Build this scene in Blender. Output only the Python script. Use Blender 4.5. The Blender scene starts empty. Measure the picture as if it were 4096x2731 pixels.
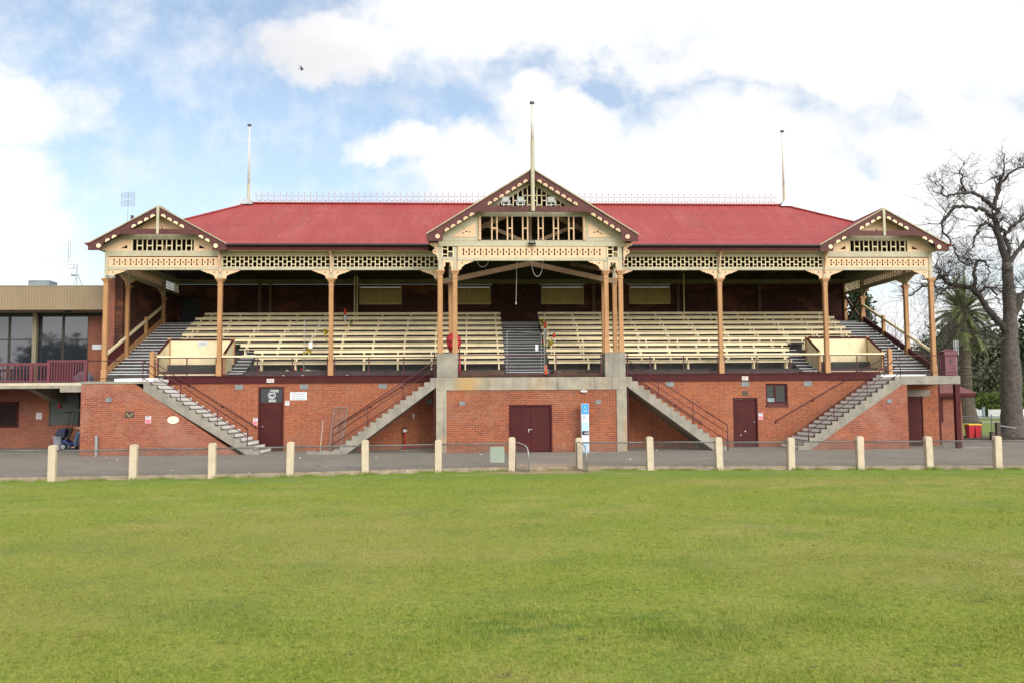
import bpy, math, random
import numpy as np
from mathutils import Vector, Matrix
R = math.radians
random.seed(7)
scene = bpy.context.scene
col = scene.collection

# ------------------------------------------------------------------ camera
cam = bpy.data.cameras.new('camera'); camo = bpy.data.objects.new('camera', cam); col.objects.link(camo)
cf = Vector((0.04451366, 0.99664729, 0.06864922)); cr = Vector((0.99900288, -0.04417216, -0.00648536)); cu = Vector((0.00343123, -0.06886945, 0.99761978))
m = Matrix((cr, cu, -cf)).transposed().to_4x4(); m.translation = Vector((-2.463, -39.037, 2.171))
camo.matrix_world = m
cam.sensor_width = 36; cam.lens = 30.22; cam.clip_start = 0.1; cam.clip_end = 3000
scene.camera = camo

# ------------------------------------------------------------------ exposure, sun, sky
vs = scene.view_settings
vs.view_transform = 'Standard'; vs.look = 'None'; vs.exposure = 0.70; vs.gamma = 1; vs.use_curve_mapping = False
SUN_EL, SUN_AZ = R(20), R(155)      # azimuth measured clockwise from +Y
sl = bpy.data.lights.new('sun', 'SUN'); sl.energy = 1.15; sl.angle = R(25); sl.color = (1, .95, .87)
so = bpy.data.objects.new('sun', sl); col.objects.link(so)
sd = Vector((math.sin(SUN_AZ)*math.cos(SUN_EL), math.cos(SUN_AZ)*math.cos(SUN_EL), math.sin(SUN_EL)))
so.rotation_euler = sd.to_track_quat('Z', 'Y').to_euler()

w = bpy.data.worlds.new('World'); scene.world = w; w.use_nodes = True
class NT:
    def __init__(s, nt): s.nt = nt; s.n = nt.nodes; s.l = nt.links
    def node(s, t, **k):
        n = s.n.new(t)
        for a, v in k.items(): setattr(n, a, v)
        return n
    def put(s, sock, v):
        if v is None: return
        if hasattr(v, 'is_output'): s.l.new(v, sock)
        else: sock.default_value = v
    def math(s, op, a, b=None, c=None, clamp=False):
        n = s.node('ShaderNodeMath', operation=op, use_clamp=clamp)
        s.put(n.inputs[0], a); s.put(n.inputs[1], b); s.put(n.inputs[2], c); return n.outputs[0]
    def mapr(s, v, a, b, c=0., d=1., smooth=False):
        n = s.node('ShaderNodeMapRange', interpolation_type='SMOOTHSTEP' if smooth else 'LINEAR')
        s.put(n.inputs[0], v)
        for i, x in zip((1, 2, 3, 4), (a, b, c, d)): s.put(n.inputs[i], x)
        return n.outputs[0]
    def mix(s, f, a, b, blend='MIX'):
        n = s.node('ShaderNodeMix', data_type='RGBA', blend_type=blend)
        s.put(n.inputs[0], f); s.put(n.inputs[6], a); s.put(n.inputs[7], b); return n.outputs[2]
    def noise(s, vec, scale, detail=4, rough=.55, dist=0.):
        n = s.node('ShaderNodeTexNoise'); s.put(n.inputs['Vector'], vec)
        n.inputs['Scale'].default_value = scale; n.inputs['Detail'].default_value = detail
        n.inputs['Roughness'].default_value = rough; n.inputs['Distortion'].default_value = dist
        return n.outputs[0]
    def sep(s, v):
        n = s.node('ShaderNodeSeparateXYZ'); s.put(n.inputs[0], v); return n.outputs
    def comb(s, x, y, z):
        n = s.node('ShaderNodeCombineXYZ')
        for i, v in enumerate((x, y, z)): s.put(n.inputs[i], v)
        return n.outputs[0]
    def pos(s): return s.node('ShaderNodeNewGeometry').outputs['Position']
    def scaled(s, v, sc):
        n = s.node('ShaderNodeVectorMath', operation='MULTIPLY'); s.put(n.inputs[0], v); n.inputs[1].default_value = sc; return n.outputs[0]

t = NT(w.node_tree); t.n.clear()
sky = t.node('ShaderNodeTexSky', sky_type='NISHITA', sun_disc=False, sun_elevation=SUN_EL, sun_rotation=SUN_AZ, altitude=200, air_density=1.0, dust_density=1.2, ozone_density=1.0)
tc = t.node('ShaderNodeTexCoord'); dx, dy, dz = t.sep(tc.outputs['Generated'])
den = t.math('MAXIMUM', t.math('ABSOLUTE', dy), .22)
px = t.math('DIVIDE', dx, den); pz = t.math('DIVIDE', dz, den)
# behind the viewer the deck of cloud repeats with another offset
px2 = t.math('ADD', px, t.mapr(dy, -.05, 0, 5.3, 0.))
pv = t.comb(px2, pz, 0.)
warp = t.noise(pv, 3.6, 8, .62)
warp2 = t.noise(t.comb(px2, pz, 3.7), 3.6, 8, .62)
qx = t.math('ADD', px, t.math('MULTIPLY', t.math('SUBTRACT', warp, .5), .26))
qz = t.math('ADD', pz, t.math('MULTIPLY', t.math('SUBTRACT', warp2, .5), .20))
def blob(cx, cz, rx, rz, soft=1.0):
    a = t.math('DIVIDE', t.math('SUBTRACT', qx, cx), rx); b = t.math('DIVIDE', t.math('SUBTRACT', qz, cz), rz)
    d = t.math('SQRT', t.math('ADD', t.math('MULTIPLY', a, a), t.math('MULTIPLY', b, b)))
    return t.math('MULTIPLY', t.math('SUBTRACT', 1.0, d), soft)
pos_blobs = [(-.56, .335, .13, .06), (-.44, .355, .035, .03, .3), (-.60, .19, .19, .13), (-.46, .20, .05, .03, .5),
             (.06, .47, .24, .125), (-.17, .415, .13, .05), (-.05, .445, .12, .06), (.0, .275, .12, .06), (.48, .47, .42, .16), (.40, .40, .30, .06),
             (.11, .25, .24, .10), (.12, .33, .10, .07), (-.09, .30, .06, .03), (.36, .24, .40, .14), (.60, .27, .30, .17),
             (-.33, .40, .04, .03, .12), (-.325, .43, .035, .04, .1), (-.2, .24, .05, .025, .1), (.0, -.03, 3., .20)]
D = None
for b in pos_blobs:
    v = blob(*b); D = v if D is None else t.math('MAXIMUM', D, v)
behind = t.mapr(dy, .12, -.05); side = t.mapr(t.math('ABSOLUTE', px), .85, 1.3)
fine = t.noise(pv, 16.0, 8, .62)
bigc = t.noise(pv, 1.6, 6, .55)
D = t.math('MAXIMUM', D, t.math('MULTIPLY', t.math('MAXIMUM', behind, side), t.mapr(bigc, .38, .62, -.15, .9)))
D = t.math('MAXIMUM', D, t.mapr(dz, .62, .85, -1., t.mapr(bigc, .35, .6, -.5, .8)))
for b in [(.155, .385, .04, .035, .45), (.05, .392, .08, .03, .36), (.46, .285, .14, .035, .38), (.53, .345, .08, .035, .34), (.34, .255, .09, .03, .34), (.62, .23, .14, .035, .36)]:
    n = t.math('MAXIMUM', blob(*b), 0.); D = t.math('SUBTRACT', D, t.math('MULTIPLY', n, 1.0))
mask = t.mapr(t.math('ADD', D, t.math('MULTIPLY', t.math('SUBTRACT', fine, .5), .85)), -.26, .50, 0., 1., True)
veil = t.mapr(t.noise(pv, 3.1, 6, .6), .3, .7, .08, .28)
mask = t.math('MAXIMUM', mask, veil)
shade = t.noise(t.comb(px2, t.math('MULTIPLY', pz, 1.7), 9.), 2.6, 5, .5)
cl = t.mix(t.mapr(shade, .50, .74, 0., 1., True), (.66, .66, .66, 1), (.53, .525, .545, 1))
# cloud is far brighter around the veiled sun than opposite to it
dp = t.node('ShaderNodeVectorMath', operation='DOT_PRODUCT'); t.l.new(tc.outputs['Generated'], dp.inputs[0])
dp.inputs[1].default_value = (math.sin(SUN_AZ)*math.cos(R(11)), math.cos(SUN_AZ)*math.cos(R(11)), math.sin(R(11)))
glow = t.mapr(dp.outputs['Value'], -.05, 1., 1.0, 3.1, True)
cl = t.mix(1.0, cl, t.comb(glow, glow, glow), 'MULTIPLY')
skyc = sky.outputs[0]
bg1 = t.node('ShaderNodeBackground'); t.put(bg1.inputs[0], skyc); bg1.inputs[1].default_value = 0.115
bg2 = t.node('ShaderNodeBackground'); t.put(bg2.inputs[0], cl); bg2.inputs[1].default_value = 1.0
mx = t.node('ShaderNodeMixShader'); t.put(mx.inputs[0], mask); t.l.new(bg1.outputs[0], mx.inputs[1]); t.l.new(bg2.outputs[0], mx.inputs[2])
t.l.new(mx.outputs[0], t.node('ShaderNodeOutputWorld').inputs[0])

# ------------------------------------------------------------------ materials
MATS = {}
def newmat(name):
    mt = bpy.data.materials.new(name); mt.use_nodes = True; MATS[name] = mt
    t = NT(mt.node_tree); b = t.n['Principled BSDF']; return mt, t, b
def bump(t, b, h, dist=.01, strength=.5):
    n = t.node('ShaderNodeBump'); n.inputs['Strength'].default_value = strength; n.inputs['Distance'].default_value = dist
    t.put(n.inputs['Height'], h); t.l.new(n.outputs[0], b.inputs['Normal'])
def c4(c, k=1.): return (c[0]*k, c[1]*k, c[2]*k, 1)
def paint(name, c, var=.18, scale=2.5, rough=.6, chip=None, chipamt=.66, metal=0., streak=0., spec=.3):
    """painted or plain surface: slow tone drift, fine grain, optional chipped patches, optional run-down stains"""
    mt, t, b = newmat(name); p = t.pos()
    n1 = t.noise(p, scale, 5, .6); n2 = t.noise(p, scale*11, 3, .6)
    v = t.math('ADD', t.math('MULTIPLY', n1, .7), t.math('MULTIPLY', n2, .3))
    k = t.mapr(v, .33, .67, 0., 1.)
    c_ = t.mix(k, c4(c, 1-var), c4(c, 1+var))
    if streak:
        s = t.noise(t.scaled(p, (3.2, 3.2, .35)), 1.6, 5, .65)
        c_ = t.mix(t.mapr(s, .52, .72, 0., streak), c_, c4(c, .42))
    if chip:
        cn = t.noise(p, 7, 6, .7)
        c_ = t.mix(t.mapr(cn, chipamt, chipamt+.03), c_, c4(chip))
    t.put(b.inputs['Base Color'], c_); b.inputs['Roughness'].default_value = rough; b.inputs['Metallic'].default_value = metal
    b.inputs['Specular IOR Level'].default_value = spec
    return mt
def brick(name, c1, c2, mortar, squash=1., freq=2, width=.24, row=.086, stain=.0, dark=(.10, .05, .04), white=.25):
    mt, t, b = newmat(name); p = t.pos(); x, y, z = t.sep(p)
    v = t.comb(t.math('ADD', x, y), z, 0.)
    br = t.node('ShaderNodeTexBrick', offset=.5, offset_frequency=2, squash=squash, squash_frequency=freq)
    t.put(br.inputs['Vector'], v)
    i = br.inputs
    i['Color1'].default_value = c4(c1); i['Color2'].default_value = c4(c2); i['Mortar'].default_value = c4(mortar)
    i['Scale'].default_value = 1; i['Mortar Size'].default_value = .007; i['Mortar Smooth'].default_value = .2
    i['Bias'].default_value = -.1; i['Brick Width'].default_value = width; i['Row Height'].default_value = row
    n1 = t.noise(p, .9, 6, .6); n2 = t.noise(t.scaled(p, (4, 4, 11)), 1.3, 3, .6)
    c_ = t.mix(t.mapr(n2, .35, .68, 0., .55), br.outputs['Color'], c4(dark))
    c_ = t.mix(t.mapr(n1, .48, .72, 0., white), c_, c4(mortar, .92))
    n3 = t.noise(t.scaled(p, (1.2, 1.2, .5)), 1.1, 5, .6)
    c_ = t.mix(t.mapr(n3, .56, .75, 0., stain), c_, (.30, .17, .10, 1))
    pat = t.noise(t.scaled(p, (.35, .35, .8)), 1.4, 4, .6)
    c_ = t.mix(t.mapr(pat, .50, .66, 0., .45), c_, t.mix(.5, c_, (.44, .16, .06, 1)))
    damp = t.math('MULTIPLY', t.mapr(z, .55, .0), t.mapr(t.noise(p, 1.3, 5, .6), .38, .62))
    c_ = t.mix(t.math('MULTIPLY', damp, .5), c_, (.13, .085, .065, 1))
    salt = t.noise(t.scaled(p, (1.2, 1.2, .7)), 2.1, 6, .7)
    c_ = t.mix(t.mapr(salt, .62, .74, 0., white), c_, (.50, .38, .31, 1))
    t.put(b.inputs['Base Color'], c_); b.inputs['Roughness'].default_value = .9
    b.inputs['Specular IOR Level'].default_value = .15
    bump(t, b, t.math('SUBTRACT', 1., br.outputs['Fac']), .006, .6)
    return mt
def concrete(name, c, streak=.5, ochre=0.):
    mt, t, b = newmat(name); p = t.pos()
    n1 = t.noise(p, 1.7, 6, .65); n2 = t.noise(p, 22, 4, .6)
    c_ = t.mix(t.mapr(n1, .35, .68), c4(c, .72), c4(c, 1.15))
    c_ = t.mix(t.mapr(n2, .35, .7, 0., .25), c_, c4(c, .6))
    s = t.noise(t.scaled(p, (4.5, 4.5, .25)), 1.2, 5, .65)
    c_ = t.mix(t.mapr(s, .52, .7, 0., streak), c_, (.10, .095, .08, 1))
    if ochre:
        x, y, z = t.sep(p)
        o = t.noise(t.scaled(p, (1.4, 1.4, .3)), 1.0, 3, .5)
        near = t.mapr(t.math('ABSOLUTE', t.math('ADD', x, 2.75)), .1, .75, 1., 0., True)
        c_ = t.mix(t.math('MULTIPLY', t.math('MAXIMUM', t.mapr(o, .55, .72, 0., .6), near), ochre), c_, (.40, .25, .09, 1))
    t.put(b.inputs['Base Color'], c_); b.inputs['Roughness'].default_value = .92; b.inputs['Specular IOR Level'].default_value = .2
    bump(t, b, n2, .004, .4)
    return mt
def plain(name, c, rough=.5, metal=0., spec=.4):
    mt, t, b = newmat(name); p = t.pos(); n = t.noise(p, 9, 3)
    t.put(b.inputs['Base Color'], t.mix(t.mapr(n, .3, .7), c4(c, .9), c4(c, 1.08)))
    b.inputs['Roughness'].default_value = rough; b.inputs['Metallic'].default_value = metal; b.inputs['Specular IOR Level'].default_value = spec
    return mt

CREAM = paint('cream_paint', (.73, .61, .385), .13, 2, .6, (.30, .25, .17), .665, streak=.25)
PALE = paint('pale_green_cream_paint', (.42, .38, .265), .12, 2.5, .6, (.30, .27, .21), .615, streak=.3)
PEACH = paint('peach_paint', (.63, .43, .265), .08, 2, .6, streak=.08)
TAN = paint('orange_tan_paint', (.39, .205, .088), .12, 2.2, .55, (.56, .48, .38), .68, streak=.3)
MAROON = paint('maroon_paint', (.064, .014, .014), .22, 2, .6, (.3, .2, .18), .72, streak=.25, spec=.12)
MAROONW = paint('weathered_maroon_paint', (.088, .028, .025), .25, 3, .65, (.40, .34, .30), .69, streak=.2)
DOORM = paint('door_maroon', (.060, .013, .012), .22, 1.4, .55, (.16, .09, .08), .72, streak=.35, spec=.12)
PIPE = paint('maroon_pipe', (.070, .018, .022), .15, 3, .45)
DARKM = paint('gutter_black', (.014, .013, .013), .2, 2, .35)
GREYM = paint('galvanised_steel', (.34, .35, .35), .18, 3, .42, metal=.7)
WIRE = paint('fence_wire', (.20, .20, .19), .15, 3, .5, metal=.4)
DKWIRE = paint('dark_wire', (.05, .045, .04), .15, 3, .6)
WHITE = paint('white_paint', (.80, .80, .78), .06, 2, .6, (.5, .5, .48), .70)
NOSE = paint('step_nosing', (.50, .52, .54), .15, 3, .45)
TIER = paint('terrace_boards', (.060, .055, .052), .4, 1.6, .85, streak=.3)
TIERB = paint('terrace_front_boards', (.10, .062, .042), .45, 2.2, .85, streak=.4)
TIMBER = paint('brown_timber', (.11, .070, .042), .25, 2, .75)
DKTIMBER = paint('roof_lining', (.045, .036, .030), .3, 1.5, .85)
CONC = concrete('concrete', (.29, .265, .215), .45)
CONCB = concrete('stained_concrete', (.34, .305, .235), .55, .8)
POSTC = paint('cream_concrete', (.49, .405, .295), .14, 4, .85, (.42, .38, .32), .71, streak=.12)
BRICKA = brick('red_brick_banded', (.365, .098, .040), (.235, .068, .034), (.40, .225, .145), .5, 2, white=.2)
BRICKB = brick('red_brick_stretcher', (.30, .078, .034), (.20, .056, .028), (.40, .225, .15), stain=.55, white=.32)
BRICKW = brick('red_brick_wing', (.31, .085, .046), (.23, .066, .038), (.41, .24, .175), stain=.25, white=.38)
BRICKD = brick('club_brick', (.26, .075, .045), (.19, .06, .04), (.36, .22, .16), white=.2)
BRICKR = brick('dark_maroon_brick', (.042, .013, .011), (.028, .010, .009), (.055, .026, .022), white=.1)  # dark maroon brick of the rear wall, also used on the side wall
GLASSD = plain('dark_glass', (.012, .015, .017), .06, 0., .35)
BLACK = plain('black_plastic', (.012, .012, .013), .5)
RED = plain('red_plastic', (.40, .018, .028), .45)
ORANGE = plain('orange_plastic', (.85, .13, .03), .5)
YELLOW = plain('yellow_plastic', (.75, .45, .03), .5)
SIGNW = plain('sign_white', (.58, .59, .61), .5)
SIGNG = plain('sign_lettering', (.12, .12, .13), .6)
PINK = plain('sign_pink', (.65, .16, .20), .6)
BLUE = plain('sign_blue', (.03, .26, .60), .45)
LBLUE = plain('sign_pale_blue', (.35, .58, .78), .45)
GREEN = plain('sign_green', (.03, .15, .15), .45)
LGREEN = plain('sign_lime', (.25, .6, .3), .45)
VENT = paint('grey_vent', (.20, .23, .23), .25, 6, .6)
BRONZE = paint('bronze_plaque', (.055, .045, .03), .3, 6, .5)
OVAL = plain('cream_plaque', (.76, .68, .48), .5)
NAVY = plain('navy_paint', (.015, .022, .10), .3)
DENIM = paint('denim', (.06, .11, .17), .2, 12, .9)
COAT = paint('dark_coat', (.012, .012, .014), .2, 12, .9)
SKIN = plain('skin', (.42, .24, .17), .6)
SHEETM = plain('grey_green_sheet', (.24, .28, .23), .5)
LOUV = paint('louvre_slats', (.50, .37, .17), .1, 2, .55)

mt, t, b = newmat('corrugated_red_iron')
p = t.pos(); x, y, z = t.sep(p)
n1 = t.noise(p, .55, 5, .6); n2 = t.noise(t.scaled(p, (2.4, .25, .25)), 1.2, 4, .6)
k = t.math('ADD', t.math('MULTIPLY', n1, .5), t.math('MULTIPLY', n2, .5))
c_ = t.mix(t.mapr(k, .36, .64), (.305, .044, .036, 1), (.395, .070, .059, 1))
wv = t.math('SINE', t.math('MULTIPLY', x, 2*math.pi/.115))
c_ = t.mix(t.mapr(wv, -1, 1, .0, .85), c_, (.22, .030, .032, 1))
lap = t.math('FRACT', t.math('DIVIDE', t.math('ADD', z, .12), 1.02))
c_ = t.mix(t.mapr(t.math('ABSOLUTE', t.math('SUBTRACT', lap, .5)), .0, .03, .75, 0.), c_, (.16, .025, .026, 1))
sp = t.noise(p, 6, 2, .5)
c_ = t.mix(t.mapr(sp, .735, .75), c_, (.55, .35, .33, 1))
st = t.noise(t.scaled(p, (1.6, .12, .12)), 1.4, 6, .7)
c_ = t.mix(t.mapr(st, .54, .70, 0., .5), c_, (.23, .075, .045, 1))
fd = t.noise(t.scaled(p, (.9, .25, .25)), .9, 5, .65)
c_ = t.mix(t.mapr(fd, .52, .70, 0., .2), c_, (.50, .16, .14, 1))
t.put(b.inputs['Base Color'], c_); b.inputs['Roughness'].default_value = .5; b.inputs['Specular IOR Level'].default_value = .35
bump(t, b, wv, .012, .25); ROOF = mt

mt, t, b = newmat('tan_ribbed_steel')
p = t.pos(); x, y, z = t.sep(p)
wv = t.math('SINE', t.math('MULTIPLY', x, 2*math.pi/.14))
n1 = t.noise(p, .8, 4)
c_ = t.mix(t.mapr(n1, .3, .7), (.225, .165, .095, 1), (.27, .195, .115, 1))
c_ = t.mix(t.mapr(wv, .5, 1, 0., .22), c_, (.15, .11, .06, 1))
t.put(b.inputs['Base Color'], c_); b.inputs['Roughness'].default_value = .5; bump(t, b, wv, .01, .5); TANRIB = mt

mt, t, b = newmat('asphalt_apron')
p = t.pos(); x, y, z = t.sep(p)
n1 = t.noise(p, .35, 5, .6); n2 = t.noise(p, 90, 3, .7); n3 = t.noise(t.scaled(p, (.6, 2.4, 1)), .9, 5, .6)
c_ = t.mix(t.mapr(n1, .35, .65), (.225, .195, .158, 1), (.29, .255, .208, 1))
c_ = t.mix(t.mapr(n2, .35, .7, 0., .4), c_, (.09, .08, .075, 1))
c_ = t.mix(t.mapr(n3, .55, .75, 0., .4), c_, (.115, .10, .092, 1))
vo = t.node('ShaderNodeTexVoronoi', feature='DISTANCE_TO_EDGE'); vo.inputs['Scale'].default_value = .33
wp = t.node('ShaderNodeVectorMath', operation='ADD'); t.l.new(p, wp.inputs[0]); nzc = t.node('ShaderNodeTexNoise'); nzc.inputs['Scale'].default_value = 1.1; nzc.inputs['Detail'].default_value = 6; t.l.new(p, nzc.inputs['Vector']); t.l.new(nzc.outputs['Color'], wp.inputs[1])
t.l.new(wp.outputs[0], vo.inputs['Vector'])
c_ = t.mix(t.math('MULTIPLY', t.mapr(vo.outputs['Distance'], .0, .008, .75, 0.), t.mapr(n1, .45, .55)), c_, (.07, .062, .055, 1))
oil = t.noise(t.scaled(p, (.9, 1.6, 1)), .8, 3, .5)
c_ = t.mix(t.mapr(oil, .62, .70, 0., .35), c_, (.11, .10, .09, 1))
# sandy wear where players walk through the gate gap
wx = t.mapr(t.math('ABSOLUTE', t.math('ADD', x, .1)), .7, 2.2, 1., 0., True); wy = t.mapr(y, -8.0, -10.3, 0., 1., True)
c_ = t.mix(t.math('MULTIPLY', t.math('MULTIPLY', wx, wy), .8), c_, (.36, .25, .17, 1))
t.put(b.inputs['Base Color'], c_); b.inputs['Roughness'].default_value = .95; b.inputs['Specular IOR Level'].default_value = .15
bump(t, b, n2, .004, .5); ASPH = mt

def turf_colour(t, p):
    x, y, z = t.sep(p)
    pf = t.comb(x, y, 0.)
    big = t.noise(pf, .16, 5, .6); mid = t.noise(t.scaled(pf, (.8, .9, 1)), .8, 7, .68); fine = t.noise(pf, 9, 4, .7); vf = t.noise(pf, 45, 2, .7)
    c_ = t.mix(t.mapr(mid, .34, .66), (.160, .232, .023, 1), (.242, .276, .040, 1))
    c_ = t.mix(t.mapr(fine, .42, .72, 0., .85), c_, (.29, .275, .065, 1))
    c_ = t.mix(t.mapr(vf, .30, .48, .5, 0.), c_, (.085, .125, .018, 1))
    lump = t.noise(t.scaled(pf, (1., 1., 1)), 6.5, 6, .78)
    c_ = t.mix(t.mapr(lump, .47, .36, 0., .75), c_, (.070, .110, .020, 1))
    c_ = t.mix(t.mapr(lump, .55, .66, 0., .65), c_, (.30, .31, .085, 1))
    grit = t.noise(t.scaled(pf, (1., .42, 1)), 26, 4, .85)
    c_ = t.mix(t.mapr(grit, .47, .33, 0., .8), c_, (.075, .115, .016, 1))
    c_ = t.mix(t.mapr(grit, .53, .66, 0., .75), c_, (.40, .385, .10, 1))
    dry = t.math('MULTIPLY', t.mapr(big, .46, .68), t.mapr(mid, .40, .62))
    c_ = t.mix(t.math('MULTIPLY', dry, .8), c_, (.34, .285, .11, 1))
    # green strip by the fence, drier worn ground in the middle of the field
    c_ = t.mix(t.math('MULTIPLY', t.mapr(y, -15.5, -12.5), .45), c_, (.10, .20, .028, 1))
    for cx_, cy_, rx_, ry_, am_ in ((-5.8, -24.5, 5.5, 5.0, .45), (8.5, -15.2, 9.0, 1.3, .45), (-8.5, -29.5, 3.0, 2.2, .5), (3.5, -27.5, 3.0, 2.0, .4)):
        ea = t.math('DIVIDE', t.math('SUBTRACT', x, cx_), rx_); eb = t.math('DIVIDE', t.math('SUBTRACT', y, cy_), ry_)
        ee = t.mapr(t.math('ADD', t.math('MULTIPLY', ea, ea), t.math('MULTIPLY', eb, eb)), .0, 1.3, 1., 0., True)
        c_ = t.mix(t.math('MULTIPLY', t.math('MULTIPLY', ee, am_), t.mapr(t.noise(pf, 2.6, 5, .75), .36, .6, .25, 1.)), c_, (.285, .235, .085, 1))
    cool = t.noise(pf, .5, 4, .6)
    c_ = t.mix(t.mapr(cool, .52, .68, 0., .4), c_, (.105, .165, .045, 1))
    soil = t.noise(t.scaled(pf, (1.0, 1.5, 1)), 2.6, 3, .65)
    c_ = t.mix(t.mapr(soil, .665, .70, 0., .8), c_, (.12, .085, .052, 1))
    # lush darker clump
    ex = t.math('DIVIDE', t.math('ADD', x, 1.4), 2.3); ey = t.math('DIVIDE', t.math('ADD', y, 30.1), .75)
    lush = t.math('MULTIPLY', t.mapr(t.math('ADD', t.math('MULTIPLY', ex, ex), t.math('MULTIPLY', ey, ey)), .2, 1.2, 1., 0.), t.mapr(t.noise(t.scaled(pf,(.7,1.8,1)), 1.7, 6, .75), .47, .58))
    c_ = t.mix(t.math('MULTIPLY', lush, .6), c_, (.055, .135, .028, 1))
    # worn dirt in front of the gate gap
    gx = t.math('DIVIDE', t.math('ADD', x, .2), 2.0); gy = t.math('DIVIDE', t.math('ADD', y, 11.1), .75)
    worn = t.math('MULTIPLY', t.mapr(t.math('ADD', t.math('MULTIPLY', gx, gx), t.math('MULTIPLY', gy, gy)), .3, 1.4, 1., 0.), t.mapr(mid, .3, .6, .5, 1.))
    c_ = t.mix(worn, c_, (.33, .235, .15, 1))
    return c_, fine
mt, t, b = newmat('turf'); p = t.pos(); c_, fine = turf_colour(t, p)
t.put(b.inputs['Base Color'], c_); b.inputs['Roughness'].default_value = .95; b.inputs['Specular IOR Level'].default_value = .1
bump(t, b, t.noise(p, 30, 4, .7), .03, .7); TURF = mt
mt, t, b = newmat('grass_blades'); p = t.pos(); c_, fine = turf_colour(t, p)
rn = t.noise(t.scaled(p, (1, 1, 0)), 55, 2, .6)
c_ = t.mix(t.mapr(rn, .35, .65, .0, .7), c_, (.215, .275, .042, 1))
c_ = t.mix(t.mapr(rn, .61, .66, 0., .75), c_, (.40, .36, .13, 1))
c_ = t.mix(t.mapr(rn, .42, .36, 0., .6), c_, (.060, .105, .016, 1))
t.put(b.inputs['Base Color'], c_); b.inputs['Roughness'].default_value = .8; b.inputs['Specular IOR Level'].default_value = .1
BLADE = mt
LAWN = paint('far_lawn', (.16, .20, .035), .3, .8, .95)
DIRT = paint('bare_earth', (.17, .125, .08), .3, 1.2, .95)
BARK = paint('bark', (.050, .042, .036), .45, 5, .95)
TWIG = paint('twigs', (.040, .033, .030), .3, 3, .95)
PALMT = paint('palm_trunk', (.085, .068, .048), .4, 3, .95)

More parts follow.
